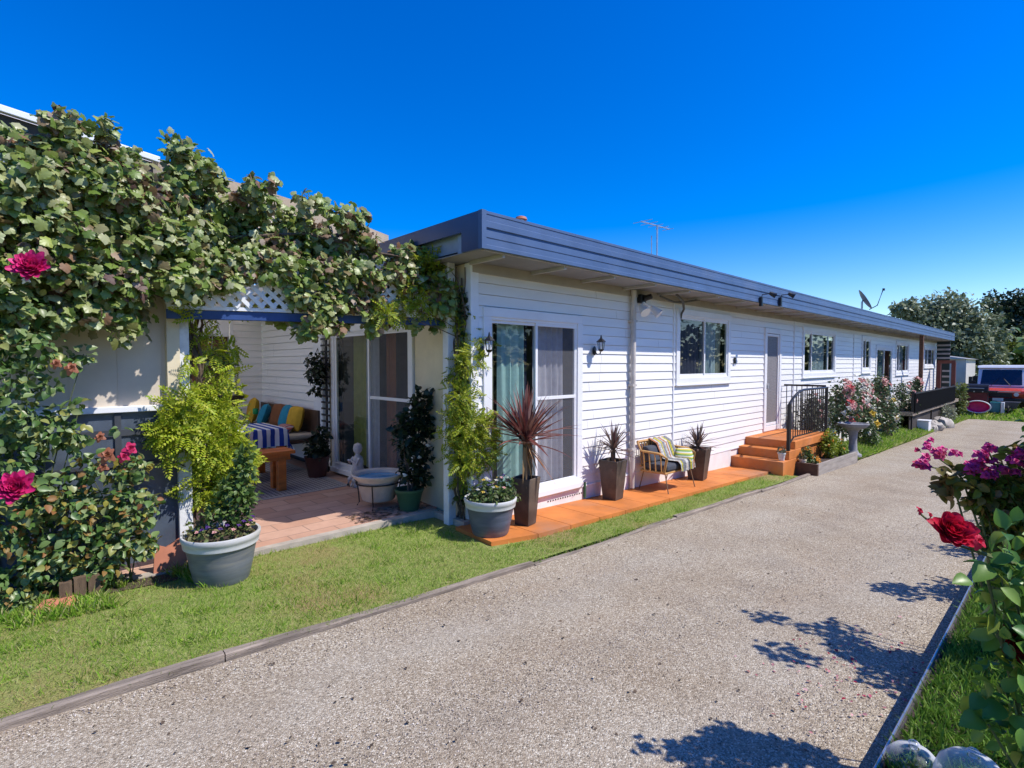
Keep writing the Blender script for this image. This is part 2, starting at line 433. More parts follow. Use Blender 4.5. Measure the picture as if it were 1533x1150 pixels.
for x in gx:
    y0, y1 = .50, 3.12
    if x > 29.5: y1 -= 0
    for j in range(ny+1): vs_.append((x, y0+(y1-y0)*j/ny, g(x) + .006*math.sin(j*1.7+x)))
fs_ = [(i*(ny+1)+j, (i+1)*(ny+1)+j, (i+1)*(ny+1)+j+1, i*(ny+1)+j+1) for i in range(len(gx)-1) for j in range(ny)]
mb.add(vs_, fs_); tag(mb.build('gravel_driveway', gravel_m, None, True), kind='structure')
# loose stones standing proud of the driveway
rng = np.random.default_rng(3)
n = 42000
X = -.3 + 9*rng.random(n)**1.7; Y = .52 + 2.58*rng.random(n)
Z = np.array([g(x) for x in X])
T_stone = ([(0, -.5, 0), (.5, 0, .05), (0, .5, 0), (-.5, 0, .02), (0.05, .02, .42), (0, 0, -.2)],
           [(0, 1, 4), (1, 2, 4), (2, 3, 4), (3, 0, 4)])
ang = rng.random(n)*6.28
def stone_mat():
    m, t, p, out = nt('gravel_stone'); ge = t.nodes.new('ShaderNodeNewGeometry')
    c = ramp(t, ge.outputs['Random Per Island'], [(0, (.07, .06, .05)), (.08, (.2, .16, .13)), (.3, (.36, .29, .23)), (.7, (.46, .38, .30)), (1, (.70, .63, .54))])
    t.links.new(c, p.inputs['Base Color']); p.inputs['Roughness'].default_value = .85; return m
o = instance_mesh('gravel_stones', np.stack([X, Y, Z], 1), np.stack([np.cos(ang), np.sin(ang), 0*ang], 1),
                  np.stack([.25*rng.normal(size=n), .25*rng.normal(size=n), np.ones(n)], 1), .004 + .008*rng.random(n)**2, T_stone, stone_mat(), kind='stuff')
o.data.polygons.foreach_set('use_smooth', np.zeros(len(o.data.polygons), bool))
tag(o, 'loose pale crushed stones lying on the driveway', 'gravel')
# lawn base
sheet('lawn', lin(-6, 9.8, 32), [3.19, 3.6, 4.0, 4.4, 4.85, 5.2], lambda x, y: g(x, y) + .012, turf_m)
sheet('verge', lin(12.6, 31, 30), [3.15, 3.4, 3.7, 4.05], lambda x, y: g(x, y) + .012 + .10*max(0, min(1, (y-3.2)/.4)), turf_m)
# garden beds
sheet('garden_bed', lin(-3, .9, 8), [4.62, 4.85, 5.0], lambda x, y: g(x, y) + .02, soil)
sheet('rose_bed', lin(-2, 30, 64), [-3, -1, 0, .464], lambda x, y: g(x) + .105, soil)
def blades(name, n, xr, yr, hfn, zf, mat, seed, label, dens=1.0, wid=.0035, patch=None):
    rng = np.random.default_rng(seed)
    X = xr[0] + (xr[1]-xr[0])*rng.random(n)**dens; Y = yr[0] + (yr[1]-yr[0])*rng.random(n)
    if patch is not None:
        keep = patch(X, Y, rng); X, Y = X[keep], Y[keep]; n = len(X)
    Z = np.array([zf(x, y) for x, y in zip(X, Y)])
    H = hfn(X, Y, rng)
    tv = ([(-.5, 0, 0), (.5, 0, 0), (.36, .55, .06), (-.36, .55, .06), (0, 1, .26)], [(0, 1, 2, 3), (3, 2, 4)])
    a = rng.random(n)*6.283; lean = rng.normal(size=(n, 2))*.70
    D = np.stack([lean[:, 0], lean[:, 1], np.ones(n)], 1); N = np.stack([np.cos(a), np.sin(a), 0*a], 1)
    # blade width is fixed by scaling template x
    tv = ([(x*wid/.045, y, z) for x, y, z in tv[0]], tv[1])
    o = instance_mesh(name, np.stack([X, Y, Z], 1), D, N, H, tv, mat, kind='stuff')
    return tag(o, label, 'grass')
def dryness(X, Y):
    return .5*np.sin(X*1.9+Y*2.3+.6)+.35*np.sin(X*4.7-Y*3.1)+.3*np.sin(X*.8+1.2)
grass_m = LEAF('grass_blade', [(.12, .26, .02), (.20, .39, .03), (.29, .49, .05), (.39, .55, .08), (.50, .56, .15), (.62, .56, .30)], .6, .45, .2)
grass_dry = LEAF('grass_dry', [(.32, .30, .10), (.42, .33, .14), (.50, .37, .18)], .7, .25, .2)
grass_lush = LEAF('grass_lush', [(.08, .18, .02), (.13, .27, .03), (.19, .34, .04), (.27, .38, .08)], .55, .3, .2)
hf = lambda X, Y, r: .016 + .030*r.random(len(X))**1.5 + .028*(np.sin(X*9+Y*13)+np.sin(X*5.3-Y*17)>1.15)*r.random(len(X))
inlawn = lambda X, Y, r: ((X < 3.15) | (Y < 3.6)) & (r.random(len(X)) < np.clip(.95 - .75*(dryness(X, Y)-.1) - .65*np.exp(-((Y-4.45+.12*np.sin(X*3.1))/.20)**2)*(X < 2.3) - .5*np.exp(-((Y-3.20)/.05)**2)*(np.sin(X*2.3)+np.sin(X*5.1) > -.3), .12, 1))
blades('lawn_grass', 130000, (-1.4, 9.7), (3.135, 4.83), hf, lambda x, y: g(x, y)+.01, grass_m, 11, 'short mown green lawn between the patio and the driveway', 1.45, .0045, patch=inlawn)
blades('dry_grass', 60000, (-1.4, 9), (3.2, 4.83), lambda X, Y, r: .015+.02*r.random(len(X)), lambda x, y: g(x, y)+.01, grass_dry, 12, 'yellowed dry patches in the lawn', 1.3,
       patch=lambda X, Y, r: ((X < 3.15) | (Y < 3.6)) & (dryness(X, Y) + .45*np.exp(-((Y-4.45+.12*np.sin(X*3.1))/.22)**2)*(X < 2.3) + .3*np.exp(-((Y-3.22)/.06)**2) + .5*r.random(len(X)) > .45))
blades('verge_grass', 45000, (12.7, 31), (3.13, 3.75), lambda X, Y, r: .06+.10*r.random(len(X)), lambda x, y: g(x, y) + .012 + .10*max(0, min(1, (y-3.2)/.4)), grass_m, 13, 'longer green grass along the far driveway edge', 1.5, .009)
blades('tall_grass', 9000, (-1.2, 1.2), (4.3, 4.85), lambda X, Y, r: .04+.07*r.random(len(X)), lambda x, y: g(x, y)+.01, grass_m, 14, 'long tufts of grass at the foot of the rose hedge', 1.0, .005,
       patch=lambda X, Y, r: np.sin(X*7)+np.sin(X*17+Y*9)*.6 > -.1)
blades('bed_grass', 60000, (1.2, 7), (-.9, .45), lambda X, Y, r: .03+.06*r.random(len(X)), lambda x, y: g(x)+.105, grass_lush, 15, 'green grass and weeds under the right hand roses', 1.5, .005)
blades('end_grass', 14000, (31.05, 36), (-1, 5), lambda X, Y, r: .05+.12*r.random(len(X)), lambda x, y: g(x)-.03, grass_m, 16, 'grass strip at the far end of the driveway', 1.0, .02)
# kerbs
mb = MB(); x = -4.0; rr = random.Random(5)
while x < 10.1:
    L = min(2.4, 10.15-x); k = 8; dz = rr.uniform(-.008, .012); dy = rr.uniform(-.012, .012)
    pts = []
    for i in range(k+1):
        xx = x + (L-.006)*i/k; pts.append((xx, 3.11+dy+.012*math.sin(xx*1.3), g(xx) + .022 + dz + .009*math.sin(xx*2.7)))
    ring = []
    for (xx, yy, zz) in pts: ring.append([(xx, yy, zz-.12), (xx, yy, zz-.006), (xx, yy+.012, zz), (xx, yy+.052, zz), (xx, yy+.06, zz-.008), (xx, yy+.06, zz-.12)])
    vs_ = [p for r in ring for p in r]; fs_ = []
    for i in range(k):
        for j in range(5): fs_.append((i*6+j, (i+1)*6+j, (i+1)*6+j+1, i*6+j+1))
    fs_ += [(0, 1, 2, 3, 4, 5), tuple(k*6+j for j in range(5, -1, -1))]
    mb.add(vs_, fs_); x += L
tag(mb.build('kerb', timber_grey), kind='structure')
mb = MB()
for i in range(60):
    a, b = -.5+.5*i, .0+.5*i
    za, zb = g(a)+.13, g(b)+.13
    ya, yb = .485, .485
    mb.add([(a, ya, za-.25), (b, yb, zb-.25), (b, yb, zb), (a, ya, za), (a, ya-.02, za-.25), (b, yb-.02, zb-.25), (b, yb-.02, zb), (a, ya-.02, za)],
           [(1, 0, 3, 2), (2, 3, 7, 6), (4, 5, 6, 7)])
tag(mb.build('garden_kerb', M('edging_dark', (.07, .06, .06), .8, .3, 6)), kind='structure')
mb = MB(); mb.tube([(.5*i-.5, .478, g(.5*i-.5)+.137) for i in range(60)], .006, 6)
tag(mb.build('kerb_capping', steel), kind='structure')
# orange painted path
mb = MB(); px = lin(3.25, 9.75, 13); rr = random.Random(2)
for i in range(len(px)-1):
    a, b = px[i]+.004, px[i+1]-.004
    def pz(x): return g(x)+.065
    ya = 3.60; yb = 4.297
    a0 = 3.22 if i == 0 else a
    mb.add([(a0, ya+(.10 if i == 0 else 0), pz(a)), (b, ya, pz(b)), (b, yb, pz(b)), (a, yb, pz(a)),
            (a0, ya+(.10 if i == 0 else 0), pz(a)-.12), (b, ya, pz(b)-.12), (b, yb, pz(b)-.12), (a, yb, pz(a)-.12)],
           [(0, 1, 2, 3), (4, 5, 1, 0), (5, 6, 2, 1), (7, 4, 0, 3)])
tag(mb.build('path', orange), kind='structure')
PZ = lambda x: g(x)+.065
# patio paving
def paver_mat():
    m, t, p, out = nt('brick_paving'); v = pos(t)
    mp = t.nodes.new('ShaderNodeMapping'); mp.inputs['Rotation'].default_value = (0, 0, 0); t.links.new(v, mp.inputs[0])
    b = t.nodes.new('ShaderNodeTexBrick'); t.links.new(mp.outputs[0], b.inputs['Vector'])
    b.inputs['Scale'].default_value = 1; b.inputs['Brick Width'].default_value = .46; b.inputs['Row Height'].default_value = .23; b.inputs['Mortar Size'].default_value = .006
    b.inputs['Color1'].default_value = (.50, .28, .19, 1); b.inputs['Color2'].default_value = (.60, .38, .28, 1); b.inputs['Mortar'].default_value = (.30, .19, .14, 1); b.inputs['Bias'].default_value = 0
    c = mixc(t, .7, b.outputs['Color'], ramp(t, noise(t, 5, v, 6, .65), [(.3, (.72, .70, .68)), (.7, (1, 1, 1))]), 'MULTIPLY')
    t.links.new(c, p.inputs['Base Color']); p.inputs['Roughness'].default_value = .8
    bump(t, p, b.outputs['Fac'], -.5, .004); return m
PAT = E - 1.63
mb = MB(); mb.add([(-2, 4.90, PAT), (3.47, 4.90, PAT), (3.47, 10.7, PAT), (-2, 10.7, PAT)], [(0, 1, 2, 3)])
tag(mb.build('patio_floor', paver_mat()), kind='structure')
mb = MB(); mb.box((1.1, 4.86, PAT-.055), (4.6, .09, .12)); mb.box((3.40, 4.55, PAT-.07), (.10, .53, .12))
tag(mb.build('patio_kerb', M('concrete', (.40, .35, .29), .85, .2, 8, .3, 60)), kind='structure')

# ================================================================== HOUSE
WX0, WX1, WY = 3.47, 31.0, 4.30
ZT = E + 1.05; ZS = E - 1.56
house = thing('house', (WX0, WY, g(4, 4)), 'long low white weatherboard house with a dark blue flat roof edge', 'house')
PITCH = .121
OPEN = []   # x0,x1,z0,z1
def siding(mb, a0, a1, zb, zt, openings, place, lip=.016):
    z = zb
    while z < zt - .01:
        z2 = min(z + PITCH, zt); mid = (z+z2)/2
        segs = [(a0, a1)]
        for (x0, x1, z0, z1) in openings:
            if z0 < mid < z1:
                ns = []
                for s in segs:
                    if x1 <= s[0] or x0 >= s[1]: ns.append(s); continue
                    if s[0] < x0: ns.append((s[0], x0))
                    if x1 < s[1]: ns.append((x1, s[1]))
                segs = ns
        rj = random.Random(int(z*1000)+int(a1*10)); js = []; xj = a0 + rj.uniform(.6, 3.6)
        while xj < a1: js.append(xj); xj += rj.choice((2.4, 3.6, 3.9))
        ns = []
        for s in segs:
            cur = s[0]
            for q in js:
                if cur+.15 < q < s[1]-.15: ns.append((cur, q-.0015)); cur = q+.0015
            ns.append((cur, s[1]))
        segs = ns
        for s in segs:
            c = [place(s[0], lip, z), place(s[1], lip, z), place(s[1], .004, z2-.0045), place(s[0], .004, z2-.0045), place(s[0], -.02, z), place(s[1], -.02, z),
                 place(s[0], -.018, z2-.012), place(s[1], -.018, z2-.012), place(s[1], -.018, z2+.003), place(s[0], -.018, z2+.003)]
            mb.add(c, [(0, 1, 2, 3), (4, 5, 1, 0), (6, 7, 8, 9)])
        z = z2
facY = lambda a, d, z: (a, WY-d, z)
endX = lambda a, d, z: (WX0-d, a, z)
D_A = (3.66, 5.215, E-1.53, E+.555)     # sliding door on the facade
W1 = (7.63, 9.45, E-.28, E+.83)
D_B = (11.08, 11.92, E-1.36, E+.71)
W2 = (13.3, 15.7, E-.27, E+.82)
W3 = (18.3, 19.25, E-.22, E+.80)
D_C = (19.95, 22.1, E-1.36, E+.56)
W4 = (22.7, 24.8, E-.35, E+.78)
W5 = (27.9, 30.4, E-.12, E+.72)
D_P = (5.42, 7.55, E-1.56, E+.50)       # patio sliding door, along Y
mb = MB(); siding(mb, WX0+.01, WX1, ZS, ZT, [D_A, W1, D_B, W2, W3, D_C, W4, W5], facY)
mb.build('wall', siding_m, house)
mb = MB()
siding(mb, 7.7, 10.68, ZS, ZT, [], endX)
mb.build('wall', siding_m, house)
mb = MB(); mb.span((WX0-.004, WY+.09, ZS-.1), (WX0+.09, 5.36, ZT)); mb.span((WX0-.004, 5.36, E+.50), (WX0+.09, 7.7, ZT)); mb.span((WX0-.003, 7.6, ZS-.1), (WX0+.09, 7.7, E+.5))
tag(mb.build('wall', cream, house), 'plain cream end wall round the patio door')
# back wall of the patio, facing the driveway, with a dark doorway
mb = MB(); siding(mb, 2.95, WX0, ZS, E+1.5, [], lambda a, d, z: (a, 10.68-d, z)); siding(mb, -2.2, 1.95, ZS, E+1.5, [], lambda a, d, z: (a, 10.68-d, z))
mb.build('wall', siding_m, house)
mb = MB(); mb.span((2.88, 10.62, PAT), (2.96, 10.72, E+.5)); mb.span((1.94, 10.62, PAT), (2.02, 10.72, E+.5)); mb.span((1.94, 10.62, E+.5), (2.96, 10.72, E+.58)); mb.span((1.94, 10.66, E+.58), (2.96, 10.7, E+1.5))
mb.build('door_frame', white, house)
mb = MB(); mb.span((2.02, 10.72, PAT), (2.88, 10.76, E+.5)); mb.build('door', timber_brown, house)
# carcass: inner walls, floors, back
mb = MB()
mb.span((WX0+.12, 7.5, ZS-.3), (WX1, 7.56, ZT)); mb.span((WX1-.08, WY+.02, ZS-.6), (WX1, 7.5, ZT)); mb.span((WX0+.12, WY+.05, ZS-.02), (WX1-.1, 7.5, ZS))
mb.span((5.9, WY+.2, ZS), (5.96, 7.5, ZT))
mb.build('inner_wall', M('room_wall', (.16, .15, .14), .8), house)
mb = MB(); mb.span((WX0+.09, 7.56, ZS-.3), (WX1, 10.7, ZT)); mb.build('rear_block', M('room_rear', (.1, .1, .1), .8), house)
mb = MB()
for x in lin(WX0, WX1, 27)[:-1]:
    mb.span((x+.001, WY-.002 if x > 9.5 else WY-.02, PZ(x+1)-.35 if x > 9.5 else PZ(x+.5)-.2), (x+.999*(WX1-WX0)/27, WY+.05, ZS))
mb.build('base_wall', base_m, house)
mb = MB()
mb.span((WX0+.02, WY-.028, ZS-.02), (WX1, WY-.0005, ZS+.0))
mb.build('bottom_trim', white, house)
for i in range(16):
    x = 4.62+.045*i; mb = MB(); mb.span((x, WY-.026, E-1.66), (x+.016, WY-.0205, E-1.645)); mb.build('vent_hole', dark, house)
# corner board and joint strips
mb = MB(); mb.span((WX0-.022, WY-.022, ZS-.15), (WX0+.085, WY+.085, ZT)); mb.build('corner_board', white, house, bevel=.006)
for x in (7.50, 12.7, 17.4): 
    mb = MB(); mb.span((x, WY-.026, ZS), (x+.028, WY-.006, ZT)); mb.build('cover_strip', white, house)
# downpipe
mb = MB(); mb.tube([(6.33, WY-.065, PZ(6.3)+.02), (6.33, WY-.065, ZT-.02)], .038, 12)
for z in (-1.2, -.3, .6): mb.box((6.33, WY-.05, E+z), (.10, .10, .03))
dp = mb.build('downpipe', M('downpipe_cream', (.55, .5, .45), .5), house, True)
mb = MB(); mb.tube([(5.30, WY-.04, PZ(5.3)+.02), (5.30, WY-.04, E-1.52)], .018, 8); mb.build('downpipe', M('green_hose', (.05, .14, .07), .5), house, True)
# roof, fascia, soffit
FY, FX0, FX1 = 3.70, 3.11, 31.15
ZF0, ZF1 = E+1.055, E+1.395
mb = MB(); mb.span((FX0+.03, FY+.03, ZF1-.06), (FX1-.03, 11.4, ZF1-.02)); mb.build('roof', M('roof_sheet', (.35, .36, .38), .4, metal=.4), house)
prof = [(FY, ZF0), (FY, ZF0+.035), (FY+.006, ZF0+.04), (FY+.006, ZF0+.10), (FY, ZF0+.105), (FY, ZF0+.165), (FY+.012, ZF0+.172), (FY+.012, ZF0+.188), (FY-.004, ZF0+.195), (FY-.004, ZF0+.25),
        (FY+.004, ZF0+.256), (FY+.004, ZF0+.31), (FY-.002, ZF0+.315), (FY-.002, ZF1), (FY+.03, ZF1), (FY+.03, ZF0)]
mb = MB(); mb.prism(prof, 'x', FX0+.002, FX1); mb.build('fascia', fascia_m, house)
mb = MB(); mb.span((FX0, FY-.003, ZF0), (FX0+.03, FY+.30, ZF1+.002)); mb.span((FX0, FY+.30, ZF1-.15), (FX0+.03, 8.2, ZF1+.002))
tag(mb.build('fascia', M('blue_steel_shaded', (.035, .06, .14), .35, .12, 3, spec=.5), house), 'blue end fascia over the patio corner, coloured darker for its shaded side')  # darker copy of the fascia blue; the end's shade is in the colour
steel_shaded = bpy.data.materials['blue_steel_shaded']; mb = MB(); mb.span((FX0-.004, FY-.008, ZF0-.004), (FX0+.05, FY+.045, ZF1+.004)); mb.build('corner_cap', fascia_m, house)
mb = MB(); mb.span((FX1-.03, FY+.031, ZF0), (FX1, 8, ZF1)); mb.build('fascia', steel_shaded, house)
mb = MB(); mb.span((FX0+.08, FY+.31, ZF1-.30), (FX0+.14, 8.0, ZF1-.02)); mb.span((FX0+.05, FY+.31, ZF0), (FX0+.09, FY+.42, ZF1-.15)); mb.build('gutter', M('gutter_blue', (.22, .30, .42), .4), house)
mb = MB(); mb.span((FX0+.03, FY+.03, ZT+.004), (FX1-.02, WY+.03, ZT+.012)); mb.span((FX0+.03, WY+.03, ZT+.004), (WX0+.02, 11, ZT+.012)); mb.build('soffit', soffit_m, house)
mb = MB(); mb.span((FX0+.03, FY+.031, ZF0-.012), (FX1-.04, FY+.055, ZF0+.012)); mb.span((WX0, WY-.03, ZT-.10), (WX1, WY-.004, ZT+.003)); mb.build('soffit_trim', M('trim_tan', (.40, .36, .31), .65, .12, 3), house)
bm_ = M('batten_pale', (.42, .40, .38), .6)
for i in range(31):
    x = 3.42 + .895*i
    if x > FX1-.1: break
    mb = MB(); mb.span((x, FY+.06, ZT-.034), (x+.035, WY-.035, ZT+.003)); mb.build('soffit_batten', bm_, house)
# ------------------------------------------------------------------ windows and doors
cur_white = CLOTH('curtain_white', (.80, .84, .82), .4); cur_teal = CLOTH('curtain_sheer', (.66, .86, .80), .4)
cur_grey = CLOTH('curtain_grey', (.62, .62, .68), .35); cur_dark = CLOTH('curtain_dark', (.06, .06, .10), .1); cur_cream = CLOTH('curtain_cream', (.62, .55, .40), .3)
cur_brown = CLOTH('curtain_brown', (.36, .15, .07), .25); cur_yel = CLOTH('curtain_yellow', (.55, .50, .16), .4)
def curtain(parent, P, a, b, z0, z1, d, mat, amp=.02, wl=.11, name='curtain'):
    mb = MB(); nn = max(8, int(abs(b-a)/.018))
    ph = a*7
    mb.grid(lambda u, v: P(a+(b-a)*u, -(d + amp*math.sin(2*math.pi*(a+(b-a)*u)/wl+ph)*(.7+.3*(1-v)) + .35*amp*math.sin(u*37+v*2)), z0+(z1-z0)*v), nn, 6)
    return mb.build(name, mat, parent, True)
def ext(P, mb, a0, a1, d0, d1, z0, z1): mb.span(P(a0, d0, z0), P(a1, d1, z1))
def frame_ring(P, mb, o, wd, d0, d1):
    x0, x1, z0, z1 = o
    ext(P, mb, x0, x1, d0, d1, z1-wd, z1); ext(P, mb, x0, x1, d0, d1, z0, z0+wd)
    ext(P, mb, x0, x0+wd, d0+.001, d1-.001, z0+wd, z1-wd); ext(P, mb, x1-wd, x1, d0+.001, d1-.001, z0+wd, z1-wd)
def window(o, P=facY, splits=(.5,), curtains=(), name='window', trim=.07, rail=None, gmats=None, label=None, sill=True):
    x0, x1, z0, z1 = o
    mb = MB()
    frame_ring(P, mb, (x0-.045, x1+.045, z0-.045 if sill else z0, z1+.05), trim+.03, -.02, .034)
    frame_ring(P, mb, (x0+.052, x1-.052, z0+.052, z1-.048), .032, -.03, .018)
    if sill: ext(P, mb, x0-.06, x1+.06, .001, .055, z0-.07, z0-.043)
    if not sill: ext(P, mb, x0-.02, x1+.02, .034, .075, z0-.03, z0+.035)
    fr = mb.build(name, white, house, bevel=.004)
    if label: fr['label'] = label
    cuts = [x0+.08] + [x0+(x1-x0)*s for s in splits] + [x1-.08]
    for i in range(len(cuts)-1):
        a, b = cuts[i], cuts[i+1]; dd = -.012 if i % 2 == 0 else .004
        mb = MB(); frame_ring(P, mb, (a-.02, b+.02, z0+.08, z1-.075), .038, dd-.012, dd+.010)
        if rail and i in rail: ext(P, mb, a, b, dd-.010, dd+.012, z0+(z1-z0)*.53, z0+(z1-z0)*.53+.04)
        s = mb.build('sash', white, fr, bevel=.003)
        mb = MB(); mb.add([P(a, dd, z0+.1), P(b, dd, z0+.1), P(b, dd, z1-.1), P(a, dd, z1-.1)], [(0, 1, 2, 3) if P is facY else (3, 2, 1, 0)])
        mb.build('pane', (gmats[i] if gmats else glass), fr)
    for (f0, f1, mat, d) in curtains:
        curtain(fr, P, x0+.07+(x1-x0-.14)*f0, x0+.07+(x1-x0-.14)*f1, z0+.09, z1-.08, d, mat)
    return fr
def mesh_mat():
    m, t, p, out = nt('fly_screen'); v = pos(t); t.nodes.remove(p)
    df = t.nodes.new('ShaderNodeBsdfDiffuse'); df.inputs[0].default_value = (.25, .25, .27, 1)
    tr = t.nodes.new('ShaderNodeBsdfTransparent'); mx = t.nodes.new('ShaderNodeMixShader'); mx.inputs[0].default_value = .30
    t.links.new(tr.outputs[0], mx.inputs[1]); t.links.new(df.outputs[0], mx.inputs[2]); t.links.new(mx.outputs[0], out.inputs[0]); return m
screen = mesh_mat()
window(D_A, splits=(.5,), name='sliding_door', rail=(1,), gmats=[glass, screen], sill=False, label='white sliding door with sheer curtains and a fly screen',
       curtains=((.02, .10, cur_cream, .10), (.15, .43, cur_teal, .11), (.47, .52, cur_dark, .18), (.55, .92, cur_grey, .12)))
window(W1, splits=(.5,), curtains=((0, .12, cur_dark, .1), (.10, .46, cur_grey, .08), (.5, .84, cur_white, .07), (.86, .97, cur_cream, .1)), gmats=[glass_dark, glass])
window(W2, splits=(.25, .76), curtains=((.0, .24, cur_dark, .2), (.28, .74, cur_white, .07), (.76, 1, cur_dark, .2)), gmats=[glass_dark, glass, glass_dark])
window(W3, splits=(.45,), curtains=((.42, .9, cur_white, .14),), gmats=[glass_dark, glass])
window(W4, splits=(.25, .78), curtains=((.28, .74, cur_grey, .08),), gmats=[glass_dark, glass, glass_dark])
window(W5, splits=(.33, .66), curtains=((.05, .3, cur_teal, .16), (.7, .95, cur_white, .16)), gmats=[glass, glass_dark, glass])
window(D_C, splits=(.5,), name='sliding_door', sill=False, gmats=[glass_dark, glass], curtains=((.5, .75, cur_teal, .16),), label='glazed double door behind the rose bushes')
# patio door on the end wall: along Y, seen from -X
window(D_P, P=lambda a, d, z: (WX0-d, a, z), splits=(.5,), name='sliding_door', rail=(0,), sill=False, gmats=[screen, glass], label='white framed patio sliding door with brown and yellow curtains',
       curtains=((.02, .12, cur_grey, .12), (.28, .42, cur_brown, .16), (.52, .70, cur_grey, .18), (.62, .92, cur_yel, .2)))
# single screen door
x0, x1, z0, z1 = D_B
mb = MB(); frame_ring(facY, mb, (x0-.02, x1+.02, z0-.02, z1+.02), .10, -.02, .036); dr = mb.build('door', white, house, bevel=.004)
dr['label'] = 'narrow white framed screen door above the orange steps'
mb = MB(); frame_ring(facY, mb, (x0+.085, x1-.085, z0+.09, z1-.09), .05, -.01, .02); mb.build('screen_frame', white, dr, bevel=.003)
def diamond():
    m, t, p, out = nt('diamond_grille'); v = pos(t)
    def w1(sx, sz):
        d = t.nodes.new('ShaderNodeVectorMath'); d.operation = 'DOT_PRODUCT'; d.inputs[1].default_value = (sx, 0, sz); t.links.new(v, d.inputs[0])
        f = t.nodes.new('ShaderNodeMath'); f.operation = 'FRACT'; t.links.new(d.outputs['Value'], f.inputs[0]); return f.outputs[0]
    a, b = w1(16, 16), w1(16, -16)
    mx = t.nodes.new('ShaderNodeMath'); mx.operation = 'MAXIMUM'; t.links.new(a, mx.inputs[0]); t.links.new(b, mx.inputs[1])
    c = ramp(t, mx.outputs[0], [(0, (.12, .115, .12)), (.84, (.12, .115, .12)), (.86, (.42, .38, .37)), (1, (.42, .38, .37))])
    t.links.new(c, p.inputs['Base Color']); p.inputs['Roughness'].default_value = .6; return m
mb = MB(); ext(facY, mb, x0+.13, x1-.13, -.005, .0, z0+.13, z1-.13); mb.build('door_mesh', diamond(), dr)
mb = MB(); mb.box((x0+.11, WY-.05, E-.45), (.03, .05, .12)); mb.build('handle', steel, dr)

# ================================================================== WALL FITTINGS
def lantern(x, z, label):
    th = thing('wall_lantern', (x, WY-.016, z), label, 'wall light', 'wall lanterns beside the sliding door')
    mb = MB(); mb.lathe([(.0, 0), (.05, .005), (.06, .02), (.0, .03)], (0, 0, 0), 16); mb.v = [(x+v[0], WY-.016-v[2], z-.10+v[1]*1.5) for v in mb.v]; mb.build('back_plate', black, th, True)
    mb = MB(); mb.tube([(x, WY-.03, z-.10), (x, WY-.10, z-.17), (x, WY-.17, z-.16), (x, WY-.19, z-.10)], .011, 8); mb.build('bracket', black, th, True)
    c = (x, WY-.19, z)
    mb = MB(); mb.lathe([(.0, .20), (.008, .19), (.016, .16), (.02, .135), (.085, .075), (.09, .062), (.06, .06)], c, 6); mb.lathe([(.0, -.12), (.03, -.115), (.05, -.09), (.055, -.075), (.0, -.074)], c, 6)
    for k in range(6):
        a = math.pi/3*k; mb.tube([(c[0]+.05*math.cos(a), c[1]+.05*math.sin(a), z-.08), (c[0]+.07*math.cos(a), c[1]+.07*math.sin(a), z+.065)], .005, 5)
    mb.build('cage', black, th)
    mb = MB(); mb.lathe([(.045, -.07), (.063, .06)], c, 6); mb.build('lamp_glass', glass_clear, th)
    mb = MB(); mb.tube([(c[0], c[1], z-.07), (c[0], c[1], z+.0)], .016, 8); mb.build('bulb', white, th)
    k = .68; o3 = Vector((x, WY-.016, z))
    for ch in th.children:
        for v in ch.data.vertices: v.co *= k
lantern(5.50, E+.24, 'black wall lantern right of the white sliding door')
lantern(3.60, E+.20, 'black wall lantern at the house corner, half hidden by climbing leaves')
# twin floodlight under the eave
th = thing('eave_floodlight', (6.55, WY-.06, E+.86), 'twin white floodlight with dark sensor mounted under the eave', 'floodlight')
mb = MB(); mb.box((6.55, WY-.05, E+.93), (.12, .08, .12)); mb.tube([(6.55, WY-.1, E+.93), (6.58, WY-.2, E+.96)], .04, 10); mb.build('sensor', black, th, bevel=.01)
for dx in (-.13, .17):
    mb = MB(); c = Vector((6.55+dx, WY-.13, E+.80)); d = Vector((dx*1.2, -.5, -.5)).normalized()
    mb.tube([(6.55, WY-.08, E+.88), c], .012, 6); mb.tube([c-d*.02, c+d*.03, c+d*.10, c+d*.13], .035, 14, .075); mb.build('lamp_head', white, th, True)
# spotlights on the fascia
for i, (px_, lab) in enumerate(((1137, 'black stalk spotlight clamped on the blue fascia, nearer one'), (1166, 'black stalk spotlight clamped on the blue fascia, farther one'))):
    p = at(px_, 452, Y=FY); th = thing('spotlight', (p.x, FY, p.z-.02), lab, 'spotlight', 'spotlights on the fascia')
    mb = MB(); mb.box((p.x, FY-.025, p.z+.0), (.06, .05, .16)); mb.build('mount', black, th, bevel=.008)
    mb = MB(); mb.tube([(p.x, FY-.03, p.z+.05), (p.x+.01, FY-.04, p.z+.12), (p.x+.06, FY-.16, p.z+.13)], .008, 6); mb.build('arm', black, th, True)
    mb = MB(); d = Vector((.5, -.7, -.45)).normalized(); c = Vector((p.x+.07, FY-.18, p.z+.12)); mb.tube([c-d*.05, c-d*.02, c+d*.05, c+d*.06], .025, 12, .05); mb.build('lamp_head', black, th, True)
